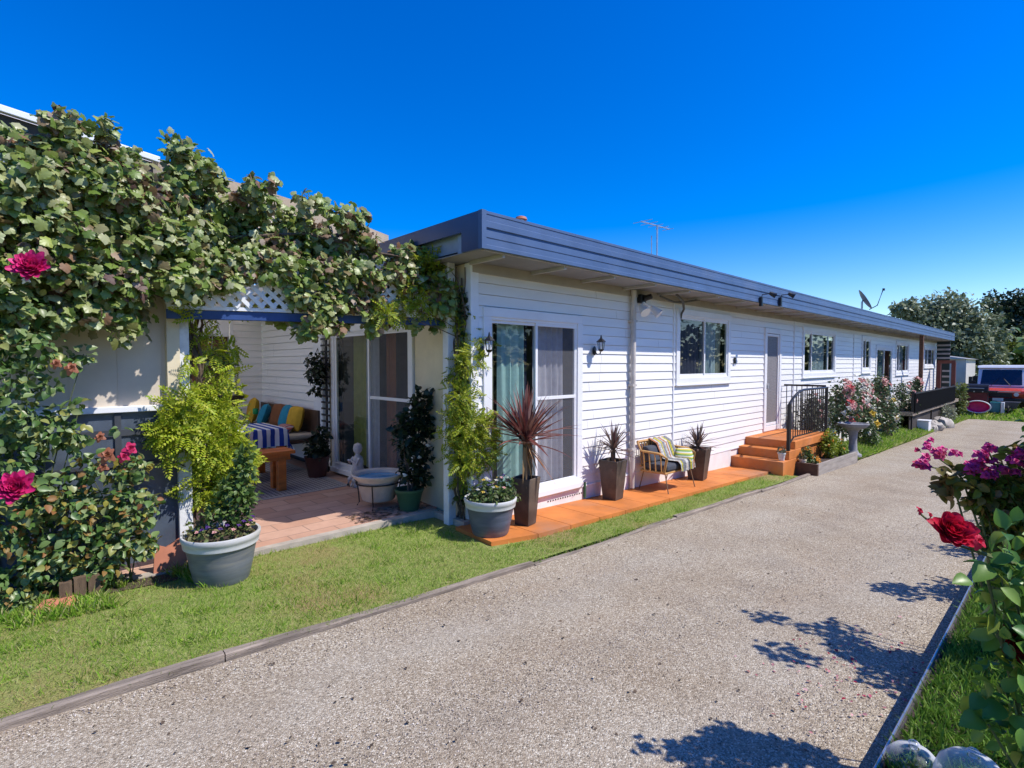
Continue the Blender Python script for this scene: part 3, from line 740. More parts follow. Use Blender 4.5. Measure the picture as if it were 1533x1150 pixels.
# cable loop under eave
p0 = at(1015, 440, Y=WY-.05)
mb = MB(); mb.tube([(p0.x-.4, WY-.25, E+1.03), (p0.x-.15, WY-.22, E+.95), (p0.x+.1, WY-.1, E+.86), (p0.x+.12, WY-.05, E+.80), (p0.x+.13, WY-.03, E+.72)], .018, 6)
mb.tube([(p0.x-.6, WY-.1, E+1.0), (p0.x-.3, WY-.16, E+.93), (p0.x+.1, WY-.12, E+.97), (p0.x+.4, WY-.2, E+1.02)], .014, 6)
tag(mb.build('cable', M('cable_grey', (.09, .09, .08), .6), None, True), 'grey bent cable conduit hanging under the eave above the window', 'cable')
p0 = at(1098, 540, Y=WY); th = thing('doorbell', (p0.x, WY-.02, p0.z), 'small dark doorbell fitting on the siding left of the screen door', 'doorbell')
mb = MB(); mb.box((p0.x, WY-.03, p0.z), (.06, .03, .11)); mb.build('housing', black, th, bevel=.006)
mb = MB(); mb.box((p0.x, WY-.047, p0.z+.02), (.025, .006, .025)); mb.build('button', steel, th)
# aerial on the roof
p = at(984, 337, Y=5.5); th = thing('roof_aerial', (p.x, 5.5, ZF1-.02), 'thin metal television aerial standing on the roof', 'aerial')
mb = MB(); mb.tube([(p.x, 5.5, ZF1-.02), (p.x, 5.5, p.z)], .016, 8); mb.build('mast', steel, th, True)
mb = MB(); mb.bar((p.x-.55, 5.5, p.z-.03), (p.x+.45, 5.5, p.z), .02, .02)
for k in range(5): mb.tube([(p.x-.5+.22*k, 5.5-.2+.02*k, p.z-.02), (p.x-.5+.22*k, 5.5+.2-.02*k, p.z-.02)], .006, 5)
mb.bar((p.x, 5.3, p.z-.95), (p.x-.35, 5.95, p.z-1.0), .03, .03); mb.tube([(p.x, 5.62, p.z-.18), (p.x, 5.62, p.z-.9)], .012, 5)
mb.build('antenna_elements', steel, th)
# satellite dish
p = at(1292, 450, Y=4.75); th = thing('satellite_dish', (p.x, 4.75, ZF1-.02), 'grey satellite dish with feed arm on the far roof', 'satellite dish')
d = Vector((.30, -.80, .50)).normalized(); mb = MB()
a_ = d.cross(Vector((0, 0, 1))).normalized(); b_ = d.cross(a_)
def dishp(u, v):
    r = .33*v; q = 2*math.pi*u; return p + (a_*math.cos(q)+b_*math.sin(q)*1.1)*r + d*(.07*v*v)
mb.grid(dishp, 24, 6); o = mb.build('dish', M('dish_grey', (.12, .13, .15), .45), th, True)
mb = MB(); mb.tube([(p.x-.12, 4.75, ZF1-.02), (p.x-.12, 4.75, p.z-.05), p], .03, 8); mb.build('mast', steel, th, True)
mb = MB(); lo_ = p + (b_ if b_.z < 0 else -b_)*.35; mb.tube([lo_, lo_+d*.25, p + d*.62], .016, 6); mb.box(p + d*.64, (.08, .06, .07)); mb.build('feed_arm', black, th)
# small roof pieces
p = at(780, 328, Y=4.5); th = thing('roof_vent', (p.x, 4.5, ZF1-.02), 'small terracotta capped vent pipe on the roof', 'vent')
mb = MB(); mb.tube([(p.x, 4.5, ZF1-.03), (p.x, 4.5, p.z-.01)], .04, 10); mb.build('pipe', steel, th, True)
mb = MB(); mb.lathe([(.0, .04), (.06, .02), (.075, -.01), (.04, -.012)], (p.x, 4.5, p.z), 14); mb.build('cap', M('terracotta', (.45, .17, .10), .7), th, True)
# ================================================================== PERGOLA AND PATIO
LP = Vector((1.01, 5.08, 0)); RP = Vector((3.345, 4.52, 0))
perg = thing('pergola', (LP.x, LP.y, PAT-.05), 'white posted pergola with blue front beam and white lattice, carrying the grapevine', 'pergola')
flaky = M('flaking_white', (.74, .74, .74), .6, .08, 9, .2, 40, dirt=((.22, .20, .18), .75))
mb = MB(); mb.box((LP.x, LP.y, (PAT-.08+E+.75)/2), (.10, .10, E+.75-PAT+.08)); mb.build('post', flaky, perg, bevel=.005)
mb = MB(); mb.box((RP.x, RP.y, (PAT-.09+E+1.10)/2), (.095, .095, E+1.10-PAT+.09)); mb.box((RP.x-.055, RP.y-.01, E-.72), (.02, .10, .10)); mb.build('post', flaky, perg, bevel=.005)
B0 = Vector((LP.x-.12, LP.y-.115, E+.40)); B1 = Vector((RP.x-.05, RP.y+.05, E+.44))
mb = MB(); mb.bar(B0, B1, .05, .075); mb.build('beam', M('beam_blue', (.03, .07, .22), .45), perg, bevel=.004)
mb = MB(); mb.bar(B0+Vector((0, -.03, .055)), B1+Vector((0, -.03, .055)), .03, .03); mb.bar(B0+Vector((0, -.03, .40)), B1+Vector((0, -.03, .40)), .03, .03)
dd = (B1-B0).normalized(); Lb = (B1-B0).length; nrm = Vector((-dd.y, dd.x, 0)).normalized()
k = 0.0
while k < Lb-.33:
    for s, off in ((1, -.012), (-1, -.024)):
        a = B0 + dd*(k if s > 0 else k+.32) + Vector((0, 0, .07)) + nrm*off - Vector((0, .03, 0)); b = B0 + dd*(k+.32 if s > 0 else k) + Vector((0, 0, .39)) + nrm*off - Vector((0, .03, 0))
        mb.bar(a, b, .009, .034)
    k += .095
mb.build('lattice', white, perg)
for i in range(5):
    x = 1.0+.58*i; mb = MB(); mb.bar((x, 5.02, E+.98), (x, 10.6, E+1.18), .045, .09); mb.build('rafter', M('rafter_white', (.6, .58, .55), .6), perg)
mb = MB(); mb.bar((-1.6, 5.35, E+.90), (3.44, 4.9, E+.90), .05, .12); mb.build('beam', M('rafter_white', (.6, .58, .55), .6), perg)
# patio roof: low pitched sheet with white barge and tan shade cover
roofz = lambda x: E + 2.065 - .121*(x+.09)
pr = thing('patio_roof', (-.1, 6.0, PAT), 'low pitched patio roof with white edge gutter and sun bleached tan cover behind the vine', 'patio roof')
mb = MB(); n = 16
mb.grid(lambda u, v: Vector((1.0+2.5*u, 6.0+4.6*v, roofz(1.0+2.5*u)+.05*math.sin(u*math.pi)-.03*math.sin(v*9)*u)), 20, 20)
mb.grid(lambda u, v: Vector((1.0+2.5*u, 6.0-.004*v, roofz(1.0+2.5*u)+.05*math.sin(u*math.pi)-.20*v-.05*v*math.sin(u*11))), 20, 4)
mb.build('shade_cover', CLOTH('tan_canvas', (.78, .65, .50), .62), pr, True)
mb = MB(); mb.add([(-3, 6.02, roofz(-3)-.02), (1.01, 6.02, roofz(1.01)-.02), (1.01, 10.68, roofz(1.01)-.02), (-3, 10.68, roofz(-3)-.02)], [(0, 1, 2, 3)]); mb.build('roof_sheet', CLOTH('translucent_sheet', (.95, .87, .77), .80), pr)
mb = MB(); mb.bar((-3, 5.98, roofz(-3)), (1.05, 5.98, roofz(1.05)), .05, .055); mb.build('gutter', white, pr, bevel=.006)
mb = MB(); mb.bar((-3, 6.03, roofz(-3)-.11), (1.05, 6.03, roofz(1.05)-.11), .03, .16); mb.build('fascia', M('barge_dark', (.07, .05, .04), .7), pr)
mb = MB(); mb.bar((-3, 6.06, roofz(-3)-.30), (1.2, 6.06, roofz(1.2)-.30), .02, .22); mb.build('gable_panel', M('gable_grey', (.30, .32, .36), .5), pr)
# screen wall left of the patio
sw = thing('screen_wall', (-.4, 5.06, g(-.4, 5)), 'cream panelled screen wall with white sill and dark lower sheeting behind the roses', 'wall')
mb = MB(); mb.span((-3.0, 5.09, E-.33), (.98, 5.13, E+1.3))
for i in range(14):
    x = -2.9+.29*i; mb.span((x, 5.086, E-.32), (x+.006, 5.0905, E+1.29))
mb.build('upper_panel', cream_wall, sw)
mb = MB(); mb.span((-3.0, 5.03, E-.375), (.985, 5.14, E-.33)); mb.build('sill', white, sw, bevel=.004)
mb = MB(); mb.span((-3.0, 5.07, g(0)-.0), (.98, 5.12, E-.376)); 
lowm = M('dark_sheeting', (.075, .095, .13), .22, .35, 4, .2, 14, spec=.7)
mb.build('lower_panel', lowm, sw)
mb = MB(); mb.span((-3.0, 5.055, E-.56), (.98, 5.068, E-.51)); mb.span((-3.0, 5.055, E-.80), (.98, 5.068, E-.775))
for x in (-.9, -.15, .55): mb.span((x, 5.050, g(0)), (x+.04, 5.054, E-.377))
mb.build('batten', M('batten_dark', (.05, .055, .065), .5), sw)
mb = MB(); mb.span((.90, 5.02, E-.33), (.99, 5.088, E+1.3)); mb.build('edge_board', cream, sw)
p = at(8, 637, Y=5.03); th = thing('wall_plaque', (p.x, 5.03, p.z), 'small pale grey plaque fixed to the dark sheeting at the left edge', 'plaque')
mb = MB(); mb.box((p.x, 5.035, p.z), (.17, .02, .075)); mb.build('plate', M('plaque_grey', (.42, .44, .50), .5), th, bevel=.004)
mb = MB()
for i in range(6): mb.box((p.x-.05+.02*i, 5.0235, p.z), (.011, .002, .03))
mb.build('marking', M('plaque_mark', (.2, .2, .24), .6), th)
for (xx, rot_, lab, sz) in ((.86, .5, 'broken terracotta shard leaning by the left post', .16), (.15, .2, 'flat terracotta shard lying in the grass under the roses', .13)):
    mb = MB(); z = g(xx, 4.6)
    if xx > .5:
        mb.prism([(-.10, 0), (.02, -.02), (.13, .10), (.08, .22), (-.02, .17), (-.08, .2)], 'y', 0, .02); mb.v = [(xx+v[0]*1.2, 4.83+v[1]+.3*v[2], z+v[2]*1.2) for v in mb.v]
    else:
        mb.prism([(-.13, -.05), (.0, -.08), (.12, -.02), (.10, .06), (-.05, .08)], 'z', 0, .02); mb.v = [(xx+v[0], 4.52+v[1], z+.03+v[2]+.25*v[1]) for v in mb.v]
    tag(mb.build('pot_shard', M('terracotta', (.45, .17, .10), .7)), lab, 'pot shard', 'terracotta shards')
mb = MB()
lp_ = at(97, 850, Y=4.60)
for i in range(3): mb.box((lp_.x+.075*i, 4.60+.01*i, g(0)+.05+.012*(i % 2)), (.066, .05, .13), rz=.05*i)
tag(mb.build('log_edging', M('log_wood', (.13, .085, .05), .85, .3, 8, .5, 40, stretch=(4, 4, .6))), 'short upright log edging at the foot of the roses', 'log edging')
# --- furniture on the patio
tx0, tx1, ty0, ty1, tz = .55, 2.72, 7.42, 8.35, E-.885
tb = thing('dining_table', ((tx0+tx1)/2, (ty0+ty1)/2, PAT), 'stained timber outdoor table hidden under a striped cloth', 'table')
mb = MB(); mb.span((tx0, ty0, tz-.045), (tx1, ty1, tz-.004)); mb.build('tabletop', timber_red, tb, bevel=.006)
for sx in (tx0+.07, tx1-.07):
    for sy in (ty0+.07, ty1-.07):
        mb = MB(); mb.box((sx, sy, (PAT+tz-.046)/2), (.09, .09, tz-.046-PAT)); mb.build('leg', timber_red, tb, bevel=.006)
stripe = CLOTH('striped_cloth', (.8, .8, .8), .1, (0, 9.0, [(0, (.75, .77, .80)), (.48, (.03, .07, .36)), (.98, (.03, .07, .36))]))
mb = MB()
def cl(u, v):
    x = tx0-.12 + (tx1-tx0+.24)*u; y = ty0-.16 + (ty1-ty0+.32)*v
    z = tz+.003; ox = oy = 0
    ex = max(tx0-x, x-tx1, 0); ey = max(ty0-y, y-ty1, 0)
    if ex > 0: z -= ex*1.6; x = min(max(x, tx0-.012), tx1+.012) + (.018*math.sin(y*24) if ex > .05 else 0)
    if ey > 0: z -= ey*1.5; y = min(max(y, ty0-.012), ty1+.012) + (.018*math.sin(x*23) if ey > .05 else 0)
    return Vector((x, y, z))
mb.grid(cl, 90, 40)
mb.grid(lambda u, v: Vector((tx1+.015+.05*v*math.sin(u*5)+.03*v, ty0-.02+.16*u-.05*v, tz-.17-.16*v*(1-.7*u))), 8, 6)
tag(mb.build('tablecloth', stripe, None, True), 'blue and white striped cloth draped over the patio table', 'tablecloth')
be = thing('timber_bench', (1.75, 7.03, PAT), 'orange stained timber bench in front of the striped table', 'bench')
bx0, bx1, by0, by1, bz = .7, 2.62, 6.86, 7.22, E-1.11
mb = MB(); mb.span((bx0, by0, bz-.045), (bx1, by0+.172, bz)); mb.span((bx0, by0+.18, bz-.045), (bx1, by1, bz)); mb.build('seat', timber_red, be, bevel=.008)
mb = MB(); mb.span((bx0+.06, by0+.03, bz-.12), (bx1-.06, by0+.06, bz-.046)); mb.span((bx0+.06, by1-.06, bz-.12), (bx1-.06, by1-.03, bz-.046)); mb.build('apron', timber_red, be)
for sx in (bx0+.16, bx1-.16):
    for sy in (by0+.075, by1-.075):
        mb = MB(); mb.box((sx, sy, (PAT+.006+bz-.046)/2), (.10, .10, bz-.046-PAT-.006)); mb.build('leg', timber_red, be, bevel=.008)
# things on the table
def jar(x, y, r, h, mat, name, label, cat, prof=None):
    th = thing(name, (x, y, tz+.006), label, cat)
    mb = MB(); mb.lathe(prof or [(.0, 0), (r*.8, 0), (r, h*.1), (r, h*.8), (r*.9, h), (r*.82, h), (r*.9, h*.78), (r*.88, .02), (0, .015)], (x, y, tz+.006), 20)
    mb.build('body', mat, th, True); return th
bluegl = GLASS('blue_glass', (.03, .22, .62), base=.12)
p = at(352, 627, Z=tz); j = jar(p.x, p.y, .055, .17, M('blue_ceramic', (.02, .17, .55), .25), 'jug', 'bright blue jug standing on the striped tablecloth', 'jug')
mb = MB(); mb.tube([(p.x+.05, p.y, tz+.15), (p.x+.10, p.y, tz+.13), (p.x+.10, p.y, tz+.07), (p.x+.055, p.y, tz+.05)], .008, 6); mb.build('handle', M('blue_ceramic', (.02, .17, .55), .25), j, True)
p = at(340, 622, Z=tz); j = jar(p.x, p.y+.1, .06, .24, glass_clear, 'glass_vase', 'clear glass vase with a white candle on the table', 'vase')
mb = MB(); mb.tube([(p.x, p.y+.1, tz+.02), (p.x, p.y+.1, tz+.27)], .018, 10); mb.build('candle', white, j, True)
p = at(384, 621, Z=tz); j = jar(p.x, p.y+.05, .045, .10, M('green_cup', (.03, .30, .10), .3), 'cup', 'small green cup at the far side of the table', 'cup')
mb = MB(); mb.tube([(p.x+.04, p.y+.05, tz+.085), (p.x+.075, p.y+.05, tz+.07), (p.x+.04, p.y+.05, tz+.035)], .007, 6); mb.build('handle', M('green_cup', (.03, .30, .10), .3), j, True)
# day bed with cushions along the end wall
db = thing('corner_bench', (3.15, 9.3, PAT), 'dark timber corner bench with seat pad along the patio end wall', 'bench')
mb = MB(); mb.span((2.85, 7.95, E-1.20), (3.42, 10.55, E-1.15))
for y in (8.1, 9.3, 10.4):
    mb.span((2.88, y, PAT+.003), (2.95, y+.07, E-1.20)); mb.span((3.33, y, PAT+.003), (3.40, y+.07, E-1.20))
mb.span((3.38, 7.95, E-1.15), (3.42, 10.55, E-.72))
mb.build('frame', M('dark_timber', (.09, .05, .03), .5, .3, 5), db, bevel=.006)
mb = MB(); mb.span((2.85, 7.97, E-1.149), (3.37, 10.5, E-1.07)); mb.build('seat_pad', CLOTH('pad_cream', (.45, .40, .32), 0), db, bevel=.03)
def cushion(c, sz, rz, tilt, mat, label, name='cushion'):
    mb = MB(); nn = 10
    def top(s):
        def fn(u, v):
            a, b = (u-.5)*2, (v-.5)*2
            e = (1-abs(a)**3.2)*(1-abs(b)**3.2); pin = 1-.10*(abs(a)*abs(b))
            th_ = .5*sz[2]*max(0, e)**.55
            q = Vector((s*th_, a*sz[0]/2*pin*(1-.05*(1-b*b)), b*sz[1]/2*pin*(1-.05*(1-a*a))))
            ct, st = math.cos(tilt), math.sin(tilt); q = Vector((q.x*ct+q.z*st, q.y, -q.x*st+q.z*ct))
            cz, sz_ = math.cos(rz), math.sin(rz); q = Vector((q.x*cz-q.y*sz_, q.x*sz_+q.y*cz, q.z))
            return Vector(c)+q
        return fn
    mb.grid(top(1), nn, nn); mb.grid(top(-1), nn, nn)
    return tag(mb.build(name, mat, None, True), label, 'cushion', 'cushions on the corner bench')
must = CLOTH('mustard', (.60, .36, .04), 0); teal = CLOTH('teal', (.03, .24, .36), 0); brownc = CLOTH('brown_cloth', (.22, .09, .04), 0); pat = CLOTH('pattern', (.4, .3, .3), 0, (1, 22, [(0, (.5, .42, .4)), (.3, (.10, .07, .12)), (.6, (.45, .12, .1))]))
zc = E-.86
cushion((3.20, 8.38, zc), (.42, .42, .16), .1, .25, must, 'mustard cushion nearest the white strip on the corner bench')
cushion((3.18, 8.72, zc), (.42, .44, .16), -.1, .3, teal, 'teal cushion between the mustard and brown cushions')
cushion((3.20, 9.10, zc), (.40, .42, .16), .2, .25, brownc, 'brown cushion in the middle of the corner bench row')
cushion((3.14, 9.62, zc-.02), (.50, .42, .18), -.35, .35, teal, 'large teal cushion leaning farther along the corner bench')
cushion((3.12, 10.15, zc+.03), (.50, .48, .18), -.2, .2, must, 'mustard cushion at the inner corner of the bench')
cushion((2.98, 8.35, E-1.02), (.34, .30, .12), .3, 1.1, pat, 'small patterned cushion lying on the bench seat pad')
# white strip, trellis, hanging basket
mb = MB(); mb.span((WX0-.055, 7.86, PAT+.002), (WX0-.018, 8.18, E+.44)); mb.build('cover_strip', white, house, bevel=.004)
tr = thing('wall_trellis', (WX0-.06, 7.72, PAT), 'black ladder trellis on the end wall beside the patio door', 'trellis')
mb = MB(); mb.span((WX0-.075, 7.655, PAT+.002), (WX0-.055, 7.70, E+.42)); mb.build('upright', black, tr)
for i in range(16):
    z = E+.36-.095*i; mb = MB(); mb.span((WX0-.09, 7.54, z), (WX0-.076, 7.82, z+.028)); mb.build('rung', black, tr)
# rug
def rug_mat():
    m, t, p, out = nt('rug'); v = pos(t, (1, 1, 1))
    c = t.nodes.new('ShaderNodeTexChecker'); c.inputs['Scale'].default_value = 26; c.inputs[1].default_value = (.42, .40, .38, 1); c.inputs[2].default_value = (.13, .13, .15, 1)
    mp = t.nodes.new('ShaderNodeMapping'); mp.inputs['Rotation'].default_value = (0, 0, R_(45)); t.links.new(v, mp.inputs[0]); t.links.new(mp.outputs[0], c.inputs[0])
    t.links.new(c.outputs[0], p.inputs[0]); p.inputs['Roughness'].default_value = .95; bump(t, p, noise(t, 200, v), .5, .004); return m
mb = MB(); mb.span((.2, 6.66, PAT+.0005), (3.18, 9.0, PAT+.007)); rg = mb.build('rug', rug_mat()); tag(rg, 'grey woven rug with a chequered weave under the bench and table', 'rug')
mb = MB(); mb.span((.2, 6.60, PAT+.0006), (3.18, 6.659, PAT+.008)); mb.span((3.181, 6.60, PAT+.0006), (3.23, 9.0, PAT+.008)); mb.build('border', M('rug_border', (.35, .34, .33), .95, .2, 60), rg)
# foot bath on a stand
fx, fy = 3.02, 5.45
fb = thing('basin_stand', (fx, fy, PAT), 'pale stone basin of blue water on a thin iron stand', 'basin')
mb = MB(); mb.lathe([(0, .07), (.165, .07), (.185, .085), (.235, .30), (.285, .345), (.30, .372), (.292, .382), (.255, .365), (.245, .36), (.20, .26), (.17, .2), (0, .2)], (fx, fy, PAT), 40); mb.build('basin', M('pale_stone', (.62, .52, .43), .75, .14, 9, .3, 50, dirt=((.36, .42, .40), .5)), fb, True)
mb = MB(); mb.disc((fx, fy, PAT+.335), .238); mb.build('water', M('blue_water', (.07, .30, .55), .06, .2, 8), fb)
mb = MB(); mb.lathe([(.248, .27), (.256, .27), (.256, .285), (.248, .285), (.248, .27)], (fx, fy, PAT), 32); mb.build('ring', black, fb, True)
for k in range(4):
    a = math.pi/4+math.pi/2*k; mb = MB(); c_, s_ = math.cos(a), math.sin(a)
    mb.tube([(fx+.252*c_, fy+.252*s_, PAT+.278), (fx+.23*c_, fy+.23*s_, PAT+.12), (fx+.225*c_, fy+.225*s_, PAT+.04), (fx+.25*c_, fy+.25*s_, PAT+.002)], .007, 6); mb.build('leg', black, fb, True)
# cherub statue
sx, sy = 3.30, 6.50
st = thing('garden_statue', (sx, sy, PAT), 'small pale stone cherub statue by the patio door', 'statue')
mb = MB(); mb.lathe([(0, 0), (.10, 0), (.10, .03), (.085, .05), (.06, .09), (.08, .14), (.085, .2), (.07, .27), (.075, .33), (.06, .39), (.03, .42), (.03, .44), (.055, .47), (.062, .51), (.05, .56), (.0, .585)], (sx, sy, PAT), 18)
for s in (-1, 1): mb.tube([(sx-.02, sy+.07*s, PAT+.38), (sx-.07, sy+.10*s, PAT+.31), (sx-.11, sy+.04*s, PAT+.36)], .024, 8, .016); mb.tube([(sx-.03, sy+.05*s, PAT+.14), (sx-.10, sy+.06*s, PAT+.10), (sx-.11, sy+.06*s, PAT+.02)], .032, 8, .022)
mb.build('figure', M('statue_stone', (.55, .50, .47), .8, .2, 14, .3, 40), st, True)

# ================================================================== POTS
def round_pot(name, x, y, z, R, H, label, bands, group='round planter pots'):
    th = thing(name, (x, y, z), label, 'plant pot', group)
    k = R
    mb = MB(); mb.lathe([(0, 0), (k*.66, 0), (k*.69, .012), (k*.80, H*.38), (k*.805, H*.40), (k*.83, H*.52), (k*.835, H*.54), (k*.89, H*.74), (k*.90, H*.755)], (x, y, z), 48); mb.build('body', bands[0], th, True)
    mb = MB(); mb.lathe([(k*.90, H*.752), (k*.945, H*.76), (k*.955, H*.80), (k*.96, H*.86), (k*.985, H*.88), (k, H*.93), (k, H*.985), (k*.985, H), (k*.93, H*.99), (k*.90, H*.90)], (x, y, z), 48); mb.build('rim', bands[1], th, True)
    mb = MB(); mb.disc((x, y, z+H*.90), k*.91); mb.build('soil', soil, th)
    return th
potgrey = M('pot_grey', (.15, .165, .185), .45, .18, 5, .1, 40, stretch=(1, 1, 7), dirt=((.30, .27, .21), .8)); potrim = M('pot_rim', (.58, .58, .56), .5, .08, 5, stretch=(1, 1, 6), dirt=((.36, .33, .27), .7))
potblue = M('pot_blue_grey', (.10, .115, .165), .4, .2, 5, .1, 40, stretch=(1, 1, 7), dirt=((.26, .21, .17), .85))
p1 = at(330, 868, t=1); 
P1 = Vector((1.12, 4.43, g(1.12, 4.43)+.012)); round_pot('planter_pot', P1.x, P1.y, P1.z, .272, .375, 'round grey planter with white rim by the left pergola post', (potgrey, potrim))
P2 = Vector((3.40, 3.92, PZ(3.4)+.002)); round_pot('planter_pot', P2.x, P2.y, P2.z, .262, .36, 'round blue grey planter with white rim on the end of the orange path', (potblue, potrim))
def tall_pot(x, y, z, w, h, rz, label, lean=0):
    th = thing('tall_planter', (x, y, z), label, 'plant pot', 'tall square planters')
    mb = MB(); a = w/2; b = a*.70; vs = []
    for s, zz, off in ((b, 0, 0), (a, h, 0), (a*.86, h, 0), (a*.84, h-.06, 0)):
        for i, j in ((-1, -1), (1, -1), (1, 1), (-1, 1)):
            X, Y = i*s, j*s; vs.append((x + X*math.cos(rz)-Y*math.sin(rz) + lean*zz, y + X*math.sin(rz)+Y*math.cos(rz), z+zz))
    fs = [(3, 2, 1, 0)]
    for l in range(3):
        for i in range(4): fs.append((l*4+i, l*4+(i+1) % 4, l*4+4+(i+1) % 4, l*4+4+i))
    mb.add(vs, fs); mb.build('body', M('planter_brown', (.075, .058, .047), .5, .35, 5, .15, 30, dirt=((.19, .14, .10), .8)), th, bevel=.006)
    mb = MB(); mb.add(vs[12:16], [(0, 1, 2, 3)]); mb.build('soil', soil, th)
    return th
tp1 = Vector((3.90, 3.93, PZ(3.9)+.002)); tall_pot(*tp1, .235, .50, .25, 'tall dark square planter standing behind the round blue grey pot')
tp2 = Vector((5.63, 4.06, PZ(5.6)+.002)); tall_pot(*tp2, .275, .51, .1, 'tall dark square planter between the sliding door and the downpipe')
tp3 = Vector((7.86, 4.04, PZ(7.86)+.002)); tall_pot(*tp3, .33, .50, .2, 'tall dark square planter right of the cushioned seat', lean=.02)
# cordylines
def strap_plant(base, zc, n, L, w, cols, label, seed, dead=6, stemh=.2):
    rng = random.Random(seed); th = thing('cordyline', base, label, 'spiky plant', 'spiky cordylines in tall planters')
    c = Vector((base[0], base[1], zc))
    mb = MB(); mb.tube([Vector(base), c + Vector((0, 0, .02))], .032, 8, .03); mb.build('stem', bark, th, True)
    def blade(mb, d0, L, w, sag):
        pts = []; p = Vector(c)+Vector((0, 0, rng.uniform(-.05, .05))); d = d0.copy(); k = 7
        side = d0.cross(Vector((0, 0, 1)));
        if side.length < .05: side = Vector((1, 0, 0))
        side.normalize(); up = side.cross(d0)
        prof = [.55, .9, 1, .95, .8, .58, .32, .03]; vs = []
        for i in range(k+1):
            ww = w*prof[i]; vs += [p-side*ww+Vector((0, 0, ww*.25)), p-Vector((0, 0, ww*.25)), p+side*ww+Vector((0, 0, ww*.25))]
            p = p + d*(L/k); d = (d + Vector((0, 0, -sag*(i+1)/k))).normalized()
        fs = []
        for i in range(k):
            a = i*3; fs += [(a, a+1, a+4, a+3), (a+1, a+2, a+5, a+4)]
        mb.add(vs, fs)
    mb = MB()
    for i in range(n):
        el = R_(rng.uniform(-12, 85)) if i > n*.25 else R_(rng.uniform(35, 88)); az = i*2.39996+rng.uniform(-.2, .2)
        d = Vector((math.cos(az)*math.cos(el), math.sin(az)*math.cos(el), math.sin(el)))
        blade(mb, d, L*rng.uniform(.75, 1.08), w*rng.uniform(.8, 1.15), rng.uniform(.02, .16))
    mb.build('leaves', LEAF('cordyline_'+str(seed), cols, .38, .18), th, True)
    mb = MB()
    for i in range(dead):
        az = rng.uniform(-2.8, .2); el = R_(rng.uniform(-80, -45)); d = Vector((math.cos(az)*math.cos(el), math.sin(az)*math.cos(el), math.sin(el)))
        blade(mb, d, L*rng.uniform(.6, .9), w*.9, .1)
    mb.build('dead_leaves', LEAF('cordyline_dead_'+str(seed), [(.36, .18, .07), (.45, .28, .12), (.3, .1, .04)], .6, .2), th, True)
cor = [(.13, .035, .035), (.22, .065, .055), (.30, .12, .10), (.15, .06, .055), (.40, .24, .20)]
strap_plant((tp1.x, tp1.y, tp1.z+.44), E-.80, 105, .60, .020, cor, 'large red brown cordyline in front of the sliding door', 1, 9)
corg = [(.09, .075, .065), (.15, .10, .085), (.19, .15, .13), (.14, .05, .05), (.24, .20, .17)]
strap_plant((tp2.x, tp2.y, tp2.z+.45), at(920, 672, Y=4.06).z, 54, .36, .014, corg, 'grey brown cordyline left of the downpipe', 2, 8)
strap_plant((tp3.x, tp3.y, tp3.z+.44), at(1050, 667, Y=4.04).z, 54, .36, .015, corg, 'grey brown cordyline beside the cushioned seat', 3, 7)
# ================================================================== SEAT WITH CUSHIONS AND THROW
sx0, sx1, syf, syb = 6.45, 7.22, 3.76, 4.15; zb = PZ(6.9)+.002
se = thing('garden_bench', ((sx0+sx1)/2, 3.95, zb), 'light cane two seater with thin metal legs on the orange path', 'seat')
canem = M('cane_gold', (.50, .27, .09), .5, .25, 12, .2, 60)
zs = zb+.30; zbk = zb+.68
for x in (sx0, sx1):
    mb = MB(); mb.tube([(x, syf+.04, zs), (x, syf, zs+.20), (x, syf+.1, zs+.25), (x, syb+.02, zs+.26), (x, syb+.08, zbk)], .018, 8)
    for k in range(4): mb.tube([(x, syf+.08+.09*k, zs), (x, syf+.1+.09*k, zs+.245)], .010, 6)
    mb.build('armrest', canem, se, True)
mb = MB(); mb.tube([(sx0, syb+.08, zbk), (sx1, syb+.08, zbk)], .02, 8); mb.tube([(sx0, syb+.03, zs+.05), (sx1, syb+.03, zs+.05)], .016, 8)
for k in range(12): x = sx0+.04+(sx1-sx0-.08)*k/11; mb.tube([(x, syb+.03, zs+.05), (x, syb+.08, zbk)], .009, 6)
mb.build('backrest', canem, se, True)
mb = MB(); mb.span((sx0, syf+.02, zs-.03), (sx1, syb+.04, zs)); mb.build('seat', canem, se, bevel=.01)
for x in (sx0+.04, sx1-.04):
    for y, o in ((syf+.05, -.07), (syb, .06)):
        mb = MB(); mb.tube([(x, y, zs-.02), (x+(.02 if x > 7 else -.02), y+o, zb)], .009, 6); mb.build('leg', M('leg_metal', (.22, .14, .08), .5), se, True)
grey_c = CLOTH('charcoal_cushion', (.075, .08, .095), 0)
mb = MB(); mb.span((sx0+.03, syf+.01, zs+.003), (sx1-.03, syb, zs+.10)); o = mb.build('seat_cushion', grey_c, None, bevel=.03); tag(o, 'charcoal seat pad on the cane two seater', 'cushion')
def tilted(mb, x0, x1, zc0, zc1, th_):
    y0 = syb-.02; y1 = syb+.05
    mb.add([(x0, y0-th_, zc0), (x1, y0-th_, zc0), (x1, y0, zc0), (x0, y0, zc0), (x0, y1-th_, zc1), (x1, y1-th_, zc1), (x1, y1, zc1), (x0, y1, zc1)], [(0, 3, 2, 1), (4, 5, 6, 7), (0, 1, 5, 4), (1, 2, 6, 5), (2, 3, 7, 6), (3, 0, 4, 7)])
mb = MB(); tilted(mb, sx0+.05, (sx0+sx1)/2-.01, zs+.105, zbk-.06, .11); o = mb.build('back_cushion', grey_c, None, bevel=.03); tag(o, 'charcoal back cushion on the left of the cane two seater', 'cushion')
